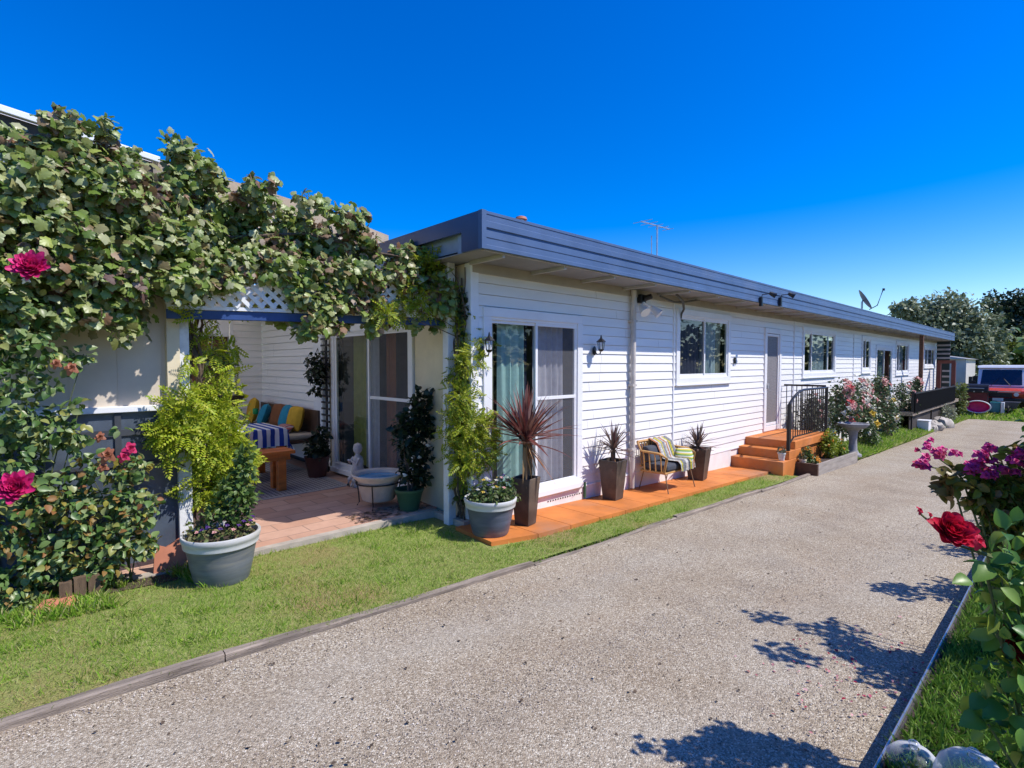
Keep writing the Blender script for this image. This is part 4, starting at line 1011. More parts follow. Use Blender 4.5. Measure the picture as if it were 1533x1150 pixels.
def throw_mat():
    m, t, p, out = nt('crochet_throw'); v = pos(t); s = t.nodes.new('ShaderNodeSeparateXYZ'); t.links.new(v, s.inputs[0])
    f = t.nodes.new('ShaderNodeMath'); f.operation = 'MULTIPLY'; f.inputs[1].default_value = 4.6; t.links.new(s.outputs[0], f.inputs[0])
    fr = t.nodes.new('ShaderNodeMath'); fr.operation = 'FRACT'; t.links.new(f.outputs[0], fr.inputs[0])
    c = ramp(t, fr.outputs[0], [(0, (.62, .60, .55)), (.22, (.16, .16, .17)), (.36, (.60, .52, .06)), (.52, (.30, .30, .31)), (.74, (.62, .60, .55)), (.86, (.50, .20, .10))], True)
    vo = t.nodes.new('ShaderNodeTexVoronoi'); vo.inputs['Scale'].default_value = 34; t.links.new(v, vo.inputs['Vector'])
    c = mixc(t, .55, c, ramp(t, vo.outputs['Distance'], [(.2, (1, 1, 1)), (.6, (.35, .35, .33))]), 'MULTIPLY')
    t.links.new(c, p.inputs[0]); p.inputs['Roughness'].default_value = .95; bump(t, p, vo.outputs['Distance'], .6, .01); return m
mb = MB(); pts = [(syb+.115, zs+.18), (syb+.10, zbk+.00), (syb+.05, zbk+.028), (syb-.075, zbk-.03), (syb-.16, zs+.14), (syb-.22, zs+.125), (syf+.0, zs+.13), (syf-.03, zs+.09), (syf-.035, zs-.02)]
def thr(u, v):
    k = v*(len(pts)-1); i = min(int(k), len(pts)-2); f = k-i
    y = pts[i][0]*(1-f)+pts[i+1][0]*f; z = pts[i][1]*(1-f)+pts[i+1][1]*f
    x = 6.70+.42*u + .06*v + .01*math.sin(v*14)
    return Vector((x, y + .012*math.sin(u*17+v*5), z + .010*math.sin(u*21)))
mb.grid(thr, 40, 48); tag(mb.build('throw_blanket', throw_mat(), None, True), 'yellow and grey crochet throw hung over the cane two seater', 'blanket')
o = cushion((7.13, 3.88, zs+.16), (.28, .26, .12), .5, .9, CLOTH('green_pattern', (.4, .45, .2), 0, (2, 20, [(0, (.62, .6, .5)), (.35, (.16, .32, .10)), (.7, (.6, .5, .08))])), 'green and yellow patterned cushion at the right of the cane two seater')
del o['group']

# ================================================================== STEPS, LANDING, RAILING
stp = thing('front_steps', (9.7, 3.85, PZ(9.7)), 'orange painted steps and landing below the screen door', 'steps')
def g2(x): return g(x)+.02
xs_ = [9.62, 9.92, 10.22, 10.52]; zst = [E-1.70, E-1.545, E-1.40]
for i in range(3):
    mb = MB(); xa = xs_[i]; xb = 10.52 if i < 2 else 12.12
    zlo = g(9.6)-.1 if i == 0 else zst[i-1]+.0005
    mb.span((xa, 3.38+.006*i, zlo), (xb, 4.295, zst[i])); mb.build('landing' if i == 2 else 'step', orange, stp, bevel=.008)
mb = MB(); mb.span((10.55, 3.45, g(10.5)-.2), (12.1, 4.29, zst[1])); mb.build('landing_base', orange, stp)
rl = thing('stair_railing', (10.24, 3.36, g(10.2)), 'black curved balustrade beside the orange steps', 'railing')
mb = MB(); y = 3.425
def rz(x): return zst[2] + .92 - .10*max(0, (10.75-x)/.5)**2
mb.tube([(9.98+.12*i, y, rz(9.98+.12*i)) for i in range(18)], .022, 8); mb.build('top_rail', black, rl, True)
mb = MB(); mb.bar((9.98, y, zst[1]+.10), (10.24, y, zst[2]+.08), .02, .02); mb.bar((10.24, y, zst[2]+.08), (12.05, y, zst[2]+.08), .02, .02); mb.build('bottom_rail', black, rl)
for i, x in enumerate((9.98, 12.05)):
    mb = MB(); mb.box((x, y, (rz(x)+zst[1])/2), (.05, .05, rz(x)-zst[1])); mb.build('newel', black, rl)
for i in range(17):
    x = 10.08+.118*i; zlo = zst[2]+.08 if x > 10.24 else zst[1]+.1+(x-9.98)/.26*.12
    mb = MB(); mb.tube([(x, y, zlo), (x, y, rz(x))], .009, 6); mb.build('baluster', black, rl)
rl2 = thing('stair_railing', (12.1, 4.2, zst[2]), 'black far side railing at the end of the orange landing', 'railing')
mb = MB(); mb.tube([(12.08, 3.45, zst[2]+.95), (12.08, 4.25, zst[2]+.95)], .02, 8); mb.build('top_rail', black, rl2, True)
for k in range(8): mb = MB(); mb.tube([(12.08, 3.5+.1*k, zst[2]), (12.08, 3.5+.1*k, zst[2]+.95)], .009, 6); mb.build('baluster', black, rl2)
# little pots on the steps
for (px_, py_, zz, lab, mm) in ((1164, 690, zst[0], 'small grey pot on the lowest orange step by the railing', potrim), (1190, 690, None, 'small cream pot tucked between the steps and the timber planter', cream)):
    if zz is None: x_, y_, zz = 10.33, 3.30, g(10.3)+.12
    else: x_, y_ = 9.80, 3.47
    th = thing('small_pot', (x_, y_, zz), lab, 'plant pot'); mb = MB(); mb.lathe([(0, 0), (.045, 0), (.06, .11), (.068, .115), (.068, .14), (.055, .14), (.05, .11), (0, .11)], (x_, y_, zz+.001), 18); mb.build('body', mm, th, True)
    instb = [(x_, y_, zz+.18, .06)]
    foliage('foliage', 60, instb, .04, T_oval, LEAF('pot_leaf_'+str(int(px_)), [(.07, .09, .05), (.2, .22, .15)]), th, 5)
# raised timber planter
pl = thing('timber_planter', (10.25, 3.0, g(10.2)), 'raised weathered sleeper garden box at the end of the lawn', 'planter box')
mb = MB(); mb.prism([(10.28, g(10.25)-.1), (12.75, g(12.75)-.1), (12.75, g(12.75)+.23), (10.28, g(10.25)+.20)], 'y', 3.02, 3.07); mb.build('side_board', M('grey_sleeper', (.33, .29, .25), .85, .25, 4, .5, 40, stretch=(.7, 6, 6)), pl)
mb = MB(); mb.span((10.22, 3.018, g(10.25)-.08), (10.278, 3.52, g(10.25)+.205)); mb.build('end_board', M('dark_sleeper', (.10, .055, .035), .8, .3, 4, .4, 40), pl)
mb = MB(); mb.add([(10.28, 3.07, g(10.25)+.15), (12.75, 3.07, g(12.7)+.17), (12.75, 3.42, g(12.7)+.17), (10.28, 3.42, g(10.25)+.15)], [(0, 1, 2, 3)]); mb.build('soil', soil, pl)
# bird bath
bx, by = 13.2, 3.22; bz = g(13.2)+.08
bb = thing('bird_bath', (bx, by, bz), 'grey stone bird bath on a pedestal among the roses', 'bird bath')
mb = MB(); mb.lathe([(0, 0), (.17, 0), (.17, .04), (.12, .07), (.085, .14), (.075, .35), (.09, .52), (.13, .58)], (bx, by, bz), 24); mb.build('pedestal', M('stone_grey', (.25, .25, .27), .8, .2, 12, .3, 40), bb, True)
mb = MB(); mb.lathe([(0, .575), (.13, .58), (.24, .63), (.29, .68), (.30, .71), (.28, .715), (.24, .675), (.12, .63), (0, .62)], (bx, by, bz), 28); mb.build('bowl', M('stone_grey', (.25, .25, .27), .8, .2, 12, .3, 40), bb, True)
# ================================================================== VEGETATION
def depth(p): return p.x*math.cos(YAW)+p.y*math.sin(YAW)
def BL(px, py, r, Y=None, t=None, sq=1):
    p = at(px, py, Y=Y, t=t); k = r*depth(p)/FPX
    return (p.x, p.y, p.z, k) if sq == 1 else (p.x, p.y, p.z, k, k, k*sq)
def interp(tab, x):
    for (a, va), (b, vb) in zip(tab, tab[1:]):
        if a <= x <= b: return va+(vb-va)*(x-a)/(b-a)
    return tab[0][1] if x < tab[0][0] else tab[-1][1]
grape_m = LEAF('grape_leaf', [(.08, .14, .025), (.15, .24, .04), (.21, .31, .055), (.29, .37, .09), (.37, .43, .15), (.46, .50, .22), (.26, .18, .09), (.19, .31, .04), (.54, .55, .33), (.36, .44, .07)], .40, .34, .5)
dry_m = LEAF('dry_leaf', [(.20, .10, .05), (.30, .18, .10), (.38, .27, .18), (.12, .06, .05), (.42, .34, .27)], .6, .2)
rose_m = LEAF('rose_leaf', [(.07, .15, .03), (.11, .21, .05), (.16, .27, .08), (.22, .32, .11), (.29, .35, .16), (.34, .34, .07)], .38, .3, .45)
lime_m = LEAF('lime_leaf', [(.25, .38, .02), (.36, .47, .025), (.46, .52, .03), (.54, .56, .07), (.30, .43, .05)], .5, .38)
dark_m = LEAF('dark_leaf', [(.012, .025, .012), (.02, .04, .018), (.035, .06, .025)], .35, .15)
green_m = LEAF('green_leaf', [(.06, .13, .03), (.10, .18, .04), (.15, .23, .06), (.20, .27, .10)], .45, .28)
# --- grapevine
top = [(-1.5, 1.42), (-.25, 1.40), (-.02, 1.47), (.10, 1.58), (.25, 1.66), (.45, 1.66), (.62, 1.58), (.80, 1.50), (.97, 1.64), (1.28, 1.52), (1.83, 1.44), (2.45, 1.32), (2.62, 1.12), (3.0, 1.08), (3.4, 1.10)]
bot = [(-1.5, .20), (.3, .36), (.62, .28), (.78, .72), (.95, .50), (1.2, .72), (1.45, .78), (1.68, .76), (1.83, .36), (2.3, .34), (2.42, .78), (2.98, .80), (3.1, .50), (3.35, .42)]
rr = random.Random(21); vb = []
x = -1.35
while x < 3.40:
    z0, z1 = interp(bot, x), interp(top, x); z = z0+.10
    while z < z1-.06:
        yc = (4.74 if x < .9 else 4.74+.36*min(1, (x-.9)/.4)-.13*(x-.9)) + rr.uniform(-.12, .10) + (.10 if z > z1-.3 else 0)
        vb.append((x+rr.uniform(-.05, .05), yc, E+z+rr.uniform(-.05, .05), rr.uniform(.10, .17)))
        z += .17
    x += .135
for k in range(70):
    x = rr.uniform(-1.2, 3.3); vb.append((x, 4.86-.06*x+rr.uniform(-.15, .2), E+interp(top, x)+rr.uniform(-.06, .09), rr.uniform(.035, .085)))
for k in range(40):
    x = rr.uniform(-.6, 3.3); vb.append((x, 4.80-.07*x+rr.uniform(-.15, .1), E+interp(bot, x)+rr.uniform(-.10, .06), rr.uniform(.04, .09)))
bd = lambda x: B0.y + (B1.y-B0.y)*(x-B0.x)/(B1.x-B0.x)
x = 1.1
while x < 3.35:
    for zz in (.58, .70, .84):
        if zz < .8 and (1.2 < x < 1.72 or 2.42 < x < 3.05): continue
        vb.append((x+rr.uniform(-.05, .05), bd(x)-.10+rr.uniform(-.06, .03), E+zz+rr.uniform(-.04, .05), rr.uniform(.07, .12)))
    x += .12
for px_ in (462, 475, 490, 502, 556, 566, 625):
    for py_ in (450, 472, 492): vb.append(BL(px_+rr.uniform(-6, 6), py_+rr.uniform(-6, 6), 10, Y=4.62))
# hanging tufts and the knob at the top
for (px_, py_, r_) in ((150, 430, 30), (190, 440, 34), (205, 480, 22), (270, 225, 24), (285, 245, 30), (485, 455, 28), (560, 470, 26), (520, 320, 14), (545, 318, 9), (535, 350, 18), (600, 385, 20), (630, 380, 22), (120, 470, 26), (60, 470, 30), (20, 440, 40), (30, 215, 20), (100, 210, 16)):
    vb.append(BL(px_, py_, r_, Y=4.85))
gv = thing('grapevine', (1.0, 4.98, PAT-.05), 'large grey green grapevine smothering the pergola and screen wall', 'vine')
roofb = [(rr.uniform(-1.2, 2.3), rr.uniform(5.2, 5.9), 0, .18) for k in range(34)]
roofb = [(a, b, E+interp(top, a)-.22, r) for a, b, _, r in roofb]
post_stems(1.12, 5.16, PAT, E+1.2, [v for i, v in enumerate(vb) if i % 4 == 0], .016, gv, bark)
for zz in (.75, 1.15):
    mb = MB(); mb.tube([(-1.3+.3*i, 5.16-.13*(-1.3+.3*i)+.05*math.sin(i*1.7), E+zz+.06*math.sin(i*1.3+zz*5)) for i in range(16)], .014, 6); mb.build('branch', bark, gv, True)
foliage('foliage', 19000, vb, .062, T_grape, grape_m, gv, 31, .35, up=.45, sag=.7, nb=(.15, -.75, .1))
foliage('foliage', 2600, roofb, .08, T_grape, grape_m, gv, 32, .3, up=.8)
o = foliage('dry_leaves', 2600, [v for i, v in enumerate(vb) if (i*7) % 5 == 0 or (2.3 < v[0] < 3.2 and i % 2)], .058, T_grape, dry_m, gv, 33, .6, up=.2, sag=.8, nb=(.1, -.5, 0)); o['label'] = 'brown withered leaves scattered through the vine'
# --- climbing roses on the left
rb = [BL(*b, Y=4.72) for b in ((15, 560, 35), (55, 520, 32), (28, 620, 34), (70, 650, 26), (20, 690, 36), (110, 655, 20), (125, 530, 12), (105, 545, 12), (95, 620, 16), (60, 745, 38), (20, 790, 40), (110, 760, 34), (130, 700, 22), (170, 745, 24), (195, 705, 24), (205, 760, 26), (180, 800, 34),
      (110, 820, 34), (60, 840, 30), (20, 880, 30), (215, 815, 18), (150, 850, 26), (100, 870, 16), (45, 895, 18), (120, 605, 9), (180, 640, 8), (75, 575, 14), (40, 460, 26), (90, 475, 18), (12, 500, 30))]
cr = thing('climbing_rose', (.1, 4.80, g(.1, 4.8)), 'tall climbing rose with pink blooms against the cream screen wall', 'rose bush')
stems((.02, 4.82, g(0, 4.8)), rb[::3], .006, cr, cane, 5, 'cane'); stems((.60, 4.80, g(.6, 4.8)), rb[12:18], .005, cr, cane, 6, 'cane')
foliage('foliage', 3000, rb, .058, T_rose, rose_m, cr, 41, .35, up=.6, sag=.3, nb=(.1, -.5, .1))
foliage('foliage', 520, rb[9:24], .05, T_rose, LEAF('rose_leaf_yellow', [(.36, .34, .05), (.30, .2, .05), (.33, .14, .06)], .5, .3), cr, 42, .6)
pink = petal_mat('hot_pink', (.78, .03, .22)); red = petal_mat('deep_red', (.50, .012, .03)); pale = petal_mat('pale_pink', (.82, .42, .38)); white_p = petal_mat('cream_white', (.80, .74, .62)); dried = petal_mat('dried_rose', (.34, .12, .06)); crim = petal_mat('crimson', (.56, .025, .11)); yellow_p = petal_mat('yellow', (.75, .52, .05)); orange_p = petal_mat('orange', (.78, .33, .02)); purple = petal_mat('purple', (.10, .03, .22))
def flower_at(px, py, rpx, mat, parent, Y=None, t=None, d=(-.3, -1, .5), n=22, seed=1, res=4, pw=1.0, ball=False):
    p = at(px, py, Y=Y, t=t); return rose(p, rpx*depth(p)/FPX, d, mat, parent, n, seed, res, 'flower', pw, ball)
flower_at(47, 401, 23, pink, cr, Y=4.45, seed=3, n=64, pw=.62, ball=True)['label'] = 'hot pink bloom high in the vine'
flower_at(24, 731, 23, pink, cr, Y=4.45, seed=4, n=56, pw=.66, ball=True)['label'] = 'hot pink bloom near the left edge'
for i, (a, b, r, m_) in enumerate(((196, 672, 11, crim), (186, 684, 9, crim), (162, 682, 12, dried), (155, 700, 8, dried), (108, 552, 10, dried), (85, 545, 8, dried), (40, 420, 6, white_p), (150, 655, 8, dried))):
    flower_at(a, b, r, m_, cr, Y=4.5, seed=10+i, n=12, res=2)
# --- lime wisteria on the left post
lb = [BL(*b, Y=4.92 if b[0] < 292 else 5.12) for b in ((312, 662, 46), (275, 650, 26), (345, 692, 30), (300, 722, 30), (330, 640, 26), (250, 642, 18), (262, 615, 15), (238, 662, 12), (358, 720, 15), (368, 690, 12), (325, 742, 20), (284, 600, 16), (303, 612, 20), (335, 612, 14),
      (330, 560, 11), (350, 550, 8), (300, 505, 12), (290, 470, 11), (345, 520, 8), (285, 545, 8), (350, 465, 8), (300, 440, 12), (320, 530, 9), (310, 578, 11), (252, 690, 8))]
ws = thing('golden_climber', (1.09, 4.98, g(1.1, 4.9)), 'bright yellow green leafy climber round the left pergola post', 'climber')
post_stems(1.13, 5.12, g(1.1, 4.9), E+.5, lb, .010, ws, bark)
foliage('foliage', 1900, lb, .115, T_pinn, lime_m, ws, 51, .25, up=.9, sag=.15, nb=(0, -.4, 0))
# --- wisteria on the right post
wb = [BL(*b, Y=4.42) for b in ((703, 522, 24), (724, 512, 16), (690, 488, 14), (692, 590, 24), (704, 632, 30), (718, 662, 26), (700, 560, 16), (690, 680, 18), (682, 560, 13), (725, 690, 16), (690, 720, 12), (735, 640, 10), (668, 655, 12), (670, 620, 10))] + [BL(*b, Y=4.24) for b in ((700, 640, 28), (716, 682, 28), (690, 600, 20), (726, 640, 16), (704, 540, 20), (690, 690, 18))] + [BL(*b, Y=4.55) for b in ((655, 432, 20), (640, 455, 18), (618, 440, 22), (600, 460, 16), (650, 400, 16), (640, 385, 14), (575, 470, 14))]
wr = thing('green_climber', (3.40, 4.44, g(3.4, 4.4)), 'light green leafy climber on the white post at the house corner', 'climber')
post_stems(3.41, 4.45, g(3.4, 4.4), E+.9, wb, .008, wr, bark)
foliage('foliage', 2100, wb, .105, T_pinn, LEAF('wisteria_leaf', [(.18, .28, .02), (.30, .40, .03), (.40, .44, .03), (.46, .45, .06)], .45, .35), wr, 52, .25, up=.7, sag=.25, nb=(0, -.5, 0))
db_ = [BL(*b, Y=4.36) for b in ((692, 445, 8), (694, 470, 9), (690, 500, 8), (694, 540, 9), (700, 570, 9), (690, 610, 10), (688, 650, 9), (692, 700, 10), (690, 745, 10), (715, 545, 8))]
dv = thing('ivy', (3.40, 4.38, g(3.4, 4.4)), 'thin dark ivy column between the white post and the house corner', 'ivy')
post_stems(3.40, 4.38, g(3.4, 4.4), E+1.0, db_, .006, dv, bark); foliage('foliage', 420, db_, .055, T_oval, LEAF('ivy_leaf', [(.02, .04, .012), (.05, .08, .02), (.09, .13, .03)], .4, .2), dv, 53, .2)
# --- shrubs in the patio
sb = [BL(*b, Y=5.05) for b in ((624, 628, 22), (612, 660, 22), (632, 600, 17), (640, 640, 14), (618, 700, 20), (600, 640, 12), (640, 680, 14), (630, 715, 14))]
ds = thing('potted_shrub', (3.18, 5.05, PAT), 'dark leafy shrub in a green pot beside the cream end wall', 'shrub')
mb = MB(); mb.lathe([(0, .003), (.10, .003), (.15, .2), (.16, .21), (.16, .24), (.135, .24), (.13, .2), (0, .2)], (3.18, 5.05, PAT), 24); mb.build('pot', M('green_pot', (.05, .12, .06), .4), ds, True)
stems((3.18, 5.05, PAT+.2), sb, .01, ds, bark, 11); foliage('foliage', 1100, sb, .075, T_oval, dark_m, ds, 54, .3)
for i, (a, b) in enumerate(((627, 685), (606, 712), (641, 668))): flower_at(a, b, 4, white_p, ds, Y=4.85, n=6, res=2, seed=40+i)
hb = thing('hanging_basket', (3.32, 7.75, E-.1), 'dark hanging basket plant on the black trellis', 'hanging basket')
mb = MB(); mb.lathe([(0, -.14), (.07, -.12), (.11, -.03), (.115, 0), (.10, 0), (0, -.02)], (3.30, 7.78, E-.06), 16)
for k in range(3): mb.tube([(3.30+.11*math.cos(k*2.1), 7.78+.11*math.sin(k*2.1), E-.06), (3.32, 7.78, E+.24)], .004, 4)
mb.build('basket', black, hb, True)
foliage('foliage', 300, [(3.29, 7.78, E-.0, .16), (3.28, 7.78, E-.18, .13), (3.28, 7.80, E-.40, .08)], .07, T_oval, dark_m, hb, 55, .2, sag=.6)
wp = thing('low_pot', (3.15, 7.45, PAT), 'dark pot with a low plant beneath the black trellis', 'plant pot')
mb = MB(); mb.lathe([(0, .003), (.12, .003), (.17, .26), (.18, .30), (.15, .30), (.14, .25), (0, .25)], (3.15, 7.45, PAT), 24); mb.build('pot', M('pot_maroon', (.09, .03, .025), .4), wp, True)
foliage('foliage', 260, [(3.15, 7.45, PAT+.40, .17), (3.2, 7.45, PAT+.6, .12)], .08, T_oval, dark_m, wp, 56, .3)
for i, (px_, py_, mm, lab, lm) in enumerate(((322, 548, 'bark', 'small hanging pot of drooping green leaves by the left post', green_m), (345, 592, 'black', 'dark bowl hanging on thin chains behind the yellow climber', lime_m))):
    p = at(px_, py_, Y=6.0 if i == 0 else 6.5)
    hb2 = thing('hanging_basket', p, lab, 'hanging basket')
    mb = MB(); mb.lathe([(0, -.15), (.06, -.14), (.12, -.05), (.15, 0), (.14, .0), (0, -.03)], p, 18); mb.build('basket', {'bark': bark, 'black': black}[mm], hb2, True)
    mb = MB()
    for k in range(3): mb.tube([(p.x+.14*math.cos(k*2.1), p.y+.14*math.sin(k*2.1), p.z), (p.x, p.y, p.z+.55)], .004, 4)
    mb.tube([(p.x, p.y, p.z+.55), (p.x, p.y, E+1.05)], .004, 4); mb.build('chain', M('chain_pale', (.5, .48, .45), .5), hb2, True)
    foliage('foliage', 90 if i else 150, [(p.x, p.y, p.z+.03, .14)], .07, T_oval, lm, hb2, 57+i)
# --- pot plants
h1 = thing('potted_herb', (P1.x+.07, P1.y, P1.z+.36), 'bushy green plant in the grey planter by the left post', 'plant')
hb1 = [BL(*b, Y=4.38) for b in ((352, 735, 22), (365, 705, 16), (345, 760, 20), (372, 745, 14), (335, 735, 14), (368, 680, 12), (318, 770, 12), (362, 775, 12))]
stems((P1.x+.05, P1.y, P1.z+.35), hb1, .005, h1, cane, 12); foliage('foliage', 900, hb1, .045, T_oval, green_m, h1, 61, .25)
pn = thing('pansies', (P1.x, P1.y, P1.z+.36), 'purple pansies and small leaves round the rim of the left planter', 'flowers')
ring = [(P1.x+.19*math.cos(a), P1.y+.19*math.sin(a), P1.z+.40, .06) for a in np.linspace(0, 6.28, 12)[:-1]]
foliage('foliage', 420, ring, .032, T_oval, LEAF('pansy_leaf', [(.10, .16, .04), (.2, .24, .08), (.28, .2, .1)], .5, .3), pn, 62, .2)
for i in range(14):
    a = -2.6+.19*i; rose((P1.x+.22*math.cos(a), P1.y+.22*math.sin(a), P1.z+.43+.02*(i % 3)), .018, (math.cos(a)*.5, math.sin(a)*.5-.3, .8), purple if i % 3 else pale, pn, 6, i, 2)
pn2 = thing('pansies', (P2.x, P2.y, P2.z+.33), 'white and yellow pansies with trailing leaves in the blue grey planter', 'flowers')
ring = [(P2.x+.17*math.cos(a), P2.y+.17*math.sin(a), P2.z+.37, .07) for a in np.linspace(0, 6.28, 12)[:-1]] + [(P2.x+.12, P2.y-.1, P2.z+.46, .10), (P2.x-.05, P2.y-.1, P2.z+.44, .10), (P2.x-.12, P2.y+.0, P2.z+.5, .08), (P2.x+.2, P2.y-.12, P2.z+.36, .07)]
foliage('foliage', 760, ring, .042, T_oval, LEAF('pansy_leaf2', [(.07, .13, .03), (.13, .2, .05), (.22, .28, .10), (.1, .1, .06)], .5, .3), pn2, 63, .2)
for i in range(22):
    a = rr.uniform(-3, .3); r_ = rr.uniform(.05, .22)
    rose((P2.x+r_*math.cos(a), P2.y+r_*math.sin(a), P2.z+.44+rr.uniform(0, .14)), .020, (math.cos(a)*.4, math.sin(a)*.4-.4, .8), [white_p, white_p, yellow_p, purple, pale][i % 5], pn2, 6, 80+i, 2)
# --- small stones/leaves by the basin
rng = np.random.default_rng(8)
n = 160; X = 2.5+.95*rng.random(n); Y = 4.95+.35*rng.random(n); a = rng.random(n)*6.28
o = instance_mesh('leaf_litter', np.stack([X, Y, np.full(n, PAT+.004)], 1), np.stack([np.cos(a), np.sin(a), .15*rng.normal(size=n)], 1), np.stack([0*a, 0*a, 1+0*a], 1), .03+.04*rng.random(n), T_oval, dry_m, kind='stuff'); tag(o, 'brown fallen leaves on the paving near the stone basin', 'leaves')
# --- roses along the right side of the drive
def bush(name, blobs, base, n, size, tmpl, mat, label, seed, flowers=(), cat='rose bush', group=None, nst=None, canem_=None):
    th = thing(name, base, label, cat, group)
    stems(base, blobs, .007, th, canem_ or cane, seed, 'cane', nst)
    foliage('foliage', n, blobs, size, tmpl, mat, th, seed, .25, up=.55, nb=(.3, -.55, .3))
    return th
rlm = LEAF('rose_leaf_dark', [(.07, .19, .035), (.11, .26, .045), (.17, .33, .05), (.27, .40, .06), (.38, .45, .06)], .38, .32, .4)
A = [b if b[0] < 50 else BL(*b, t=1.30) for b in ((1508, 842, 26), (1490, 872, 20), (1522, 905, 34), (1530, 985, 40), (1520, 1060, 36), (1560, 880, 34), (1565, 960, 36), (2.75, -.10, E-.12, .16), (2.9, .0, E-.22, .13), (2.62, -.08, E-.35, .15), (2.7, -.2, E-.6, .2), (1540, 1110, 40), (1500, 1045, 18), (1485, 1000, 16), (1470, 1040, 12), (1500, 950, 24), (1490, 915, 16), (1475, 850, 10), (1510, 800, 20), (1480, 1085, 16))]
ba = bush('rose_bush', A, (1.92, -.12, g(1.9)+.03), 1500, .044, T_rose, rlm, 'near rose bush with large glossy leaves and a big red bloom over the gravel', 71, nst=8)
flower_at(1424, 797, 29, petal_mat('rose_red', (.66, .015, .055)), ba, t=1.25, d=(-.55, -.35, .55), n=52, seed=7, res=5, pw=.85, ball=True)['label'] = 'big open red bloom hanging over the gravel'
p = at(1424, 800, t=1.27); q = at(1535, 850, t=1.33); mb = MB(); mb.tube([p, p.lerp(q, .4)+Vector((0, 0, -.012)), q, A[6][:3]], .005, 6, .007); mb.build('cane', cane, ba, True)
for i, (a, b, r) in enumerate(((1462, 812, 13), (1376, 765, 6), (1392, 771, 4))): flower_at(a, b, r, petal_mat('rose_red', (.62, .015, .05)), ba, t=1.27, d=(-.3, -.5, .4), n=12, seed=20+i, res=3)
p0 = at(1376, 768, t=1.27); mb = MB(); mb.tube([p0, at(1430, 815, t=1.28), at(1500, 840, t=1.3)], .0025, 5); mb.build('cane', cane, ba, True)
flower_at(1530, 965, 30, petal_mat('dark_red', (.36, .006, .012)), ba, t=1.28, d=(-.7, -.2, .3), n=34, seed=8, res=4, pw=.85, ball=True)['label'] = 'dark red bloom at the right edge'
big = [(1452, 868, -1), (1480, 845, -.4), (1500, 822, .3), (1498, 880, .4), (1520, 850, .9), (1466, 892, .2), (1524, 1010, .2), (1500, 1055, -.6), (1525, 1045, .5), (1515, 940, .6), (1530, 800, .8), (1488, 912, .9), (1528, 1090, 0), (1470, 1075, -.9)]
P = [at(a, b, t=1.2+.1*((i*7) % 3)) for i, (a, b, _) in enumerate(big)]; sd = [Vector((.728*math.sin(k)-.3, -.686*math.sin(k)-.1, -.45+.5*abs(k))) for _, _, k in big]
instance_mesh('foliage', [tuple(p) for p in P], [tuple(s) for s in sd], [(-.5, -.4, .8)]*len(P), [.046+.010*((i*5) % 3) for i in range(len(P))], T_rose, rlm, ba)
Bb = [BL(*b, t=2.05) for b in ((1440, 715, 10), (1462, 725, 16), (1490, 730, 24), (1515, 715, 22), (1530, 740, 30), (1500, 765, 26), (1475, 755, 16), (1560, 740, 30), (1550, 820, 34), (1525, 800, 26), (1480, 742, 22), (1505, 790, 26), (1460, 748, 13), (1490, 810, 20), (1510, 760, 24), (1525, 680, 16), (1428, 728, 6))]
bb_ = bush('rose_bush', Bb, (2.9, .02, g(2.9)+.03), 1300, .040, T_rose, LEAF('rose_leaf_olive', [(.08, .13, .025), (.15, .22, .035), (.25, .29, .04), (.34, .33, .06), (.30, .14, .05), (.10, .18, .04)], .4, .25, .4), 'rose bush with arching stems of crimson clustered blooms beyond the big red bloom', 72, nst=10)
mag = petal_mat('magenta', (.72, .035, .24))
ci = 0
for (cx, cy, n_, sx_, sy_) in ((1402, 679, 17, 22, 11), (1384, 694, 6, 7, 8), (1466, 692, 14, 16, 12), (1490, 706, 14, 22, 9), (1480, 672, 6, 9, 8), (1522, 690, 16, 14, 16), (1455, 700, 7, 8, 8)):
    for i in range(n_):
        flower_at(cx+rr.gauss(0, .6)*sx_, cy+rr.gauss(0, .55)*sy_, rr.uniform(5.5, 9), mag if rr.random() < .7 else crim, bb_, t=2.0+rr.uniform(-.05, .05), d=(-.4+rr.uniform(-.3, .3), -.5, .6), n=9, seed=200+ci, res=2); ci += 1
for (a, b) in (((1402, 684), (1452, 730)), ((1384, 697), (1440, 720)), ((1466, 697), (1490, 735)), ((1480, 676), (1500, 730)), ((1425, 728), (1470, 735)), ((1420, 740), (1440, 715))):
    mb = MB(); mb.tube([at(*a, t=2.0), at((a[0]+b[0])/2, (a[1]+b[1])/2-5, t=2.02), at(*b, t=2.05)], .003, 5); mb.build('cane', cane, bb_, True)
foliage('foliage', 40, [BL(*b, t=2.0) for b in ((1415, 735, 9), (1430, 712, 10), (1408, 700, 5), (1420, 722, 8))], .05, T_rose, LEAF('rose_leaf_bronze', [(.22, .10, .03), (.18, .2, .04), (.3, .14, .06)], .4, .25), bb_, 73)
spec = [(4.25, -.10, 1.35, 1500, 'rose bush behind the crimson clusters, leaning over the gravel edge'), (5.75, -.12, 1.0, 1200, 'third rose bush along the right gravel edge'), (7.3, -.05, .85, 900, 'fourth rose bush along the right gravel edge'), (8.8, .02, .55, 600, 'farthest rose bush visible at the right gravel edge')]
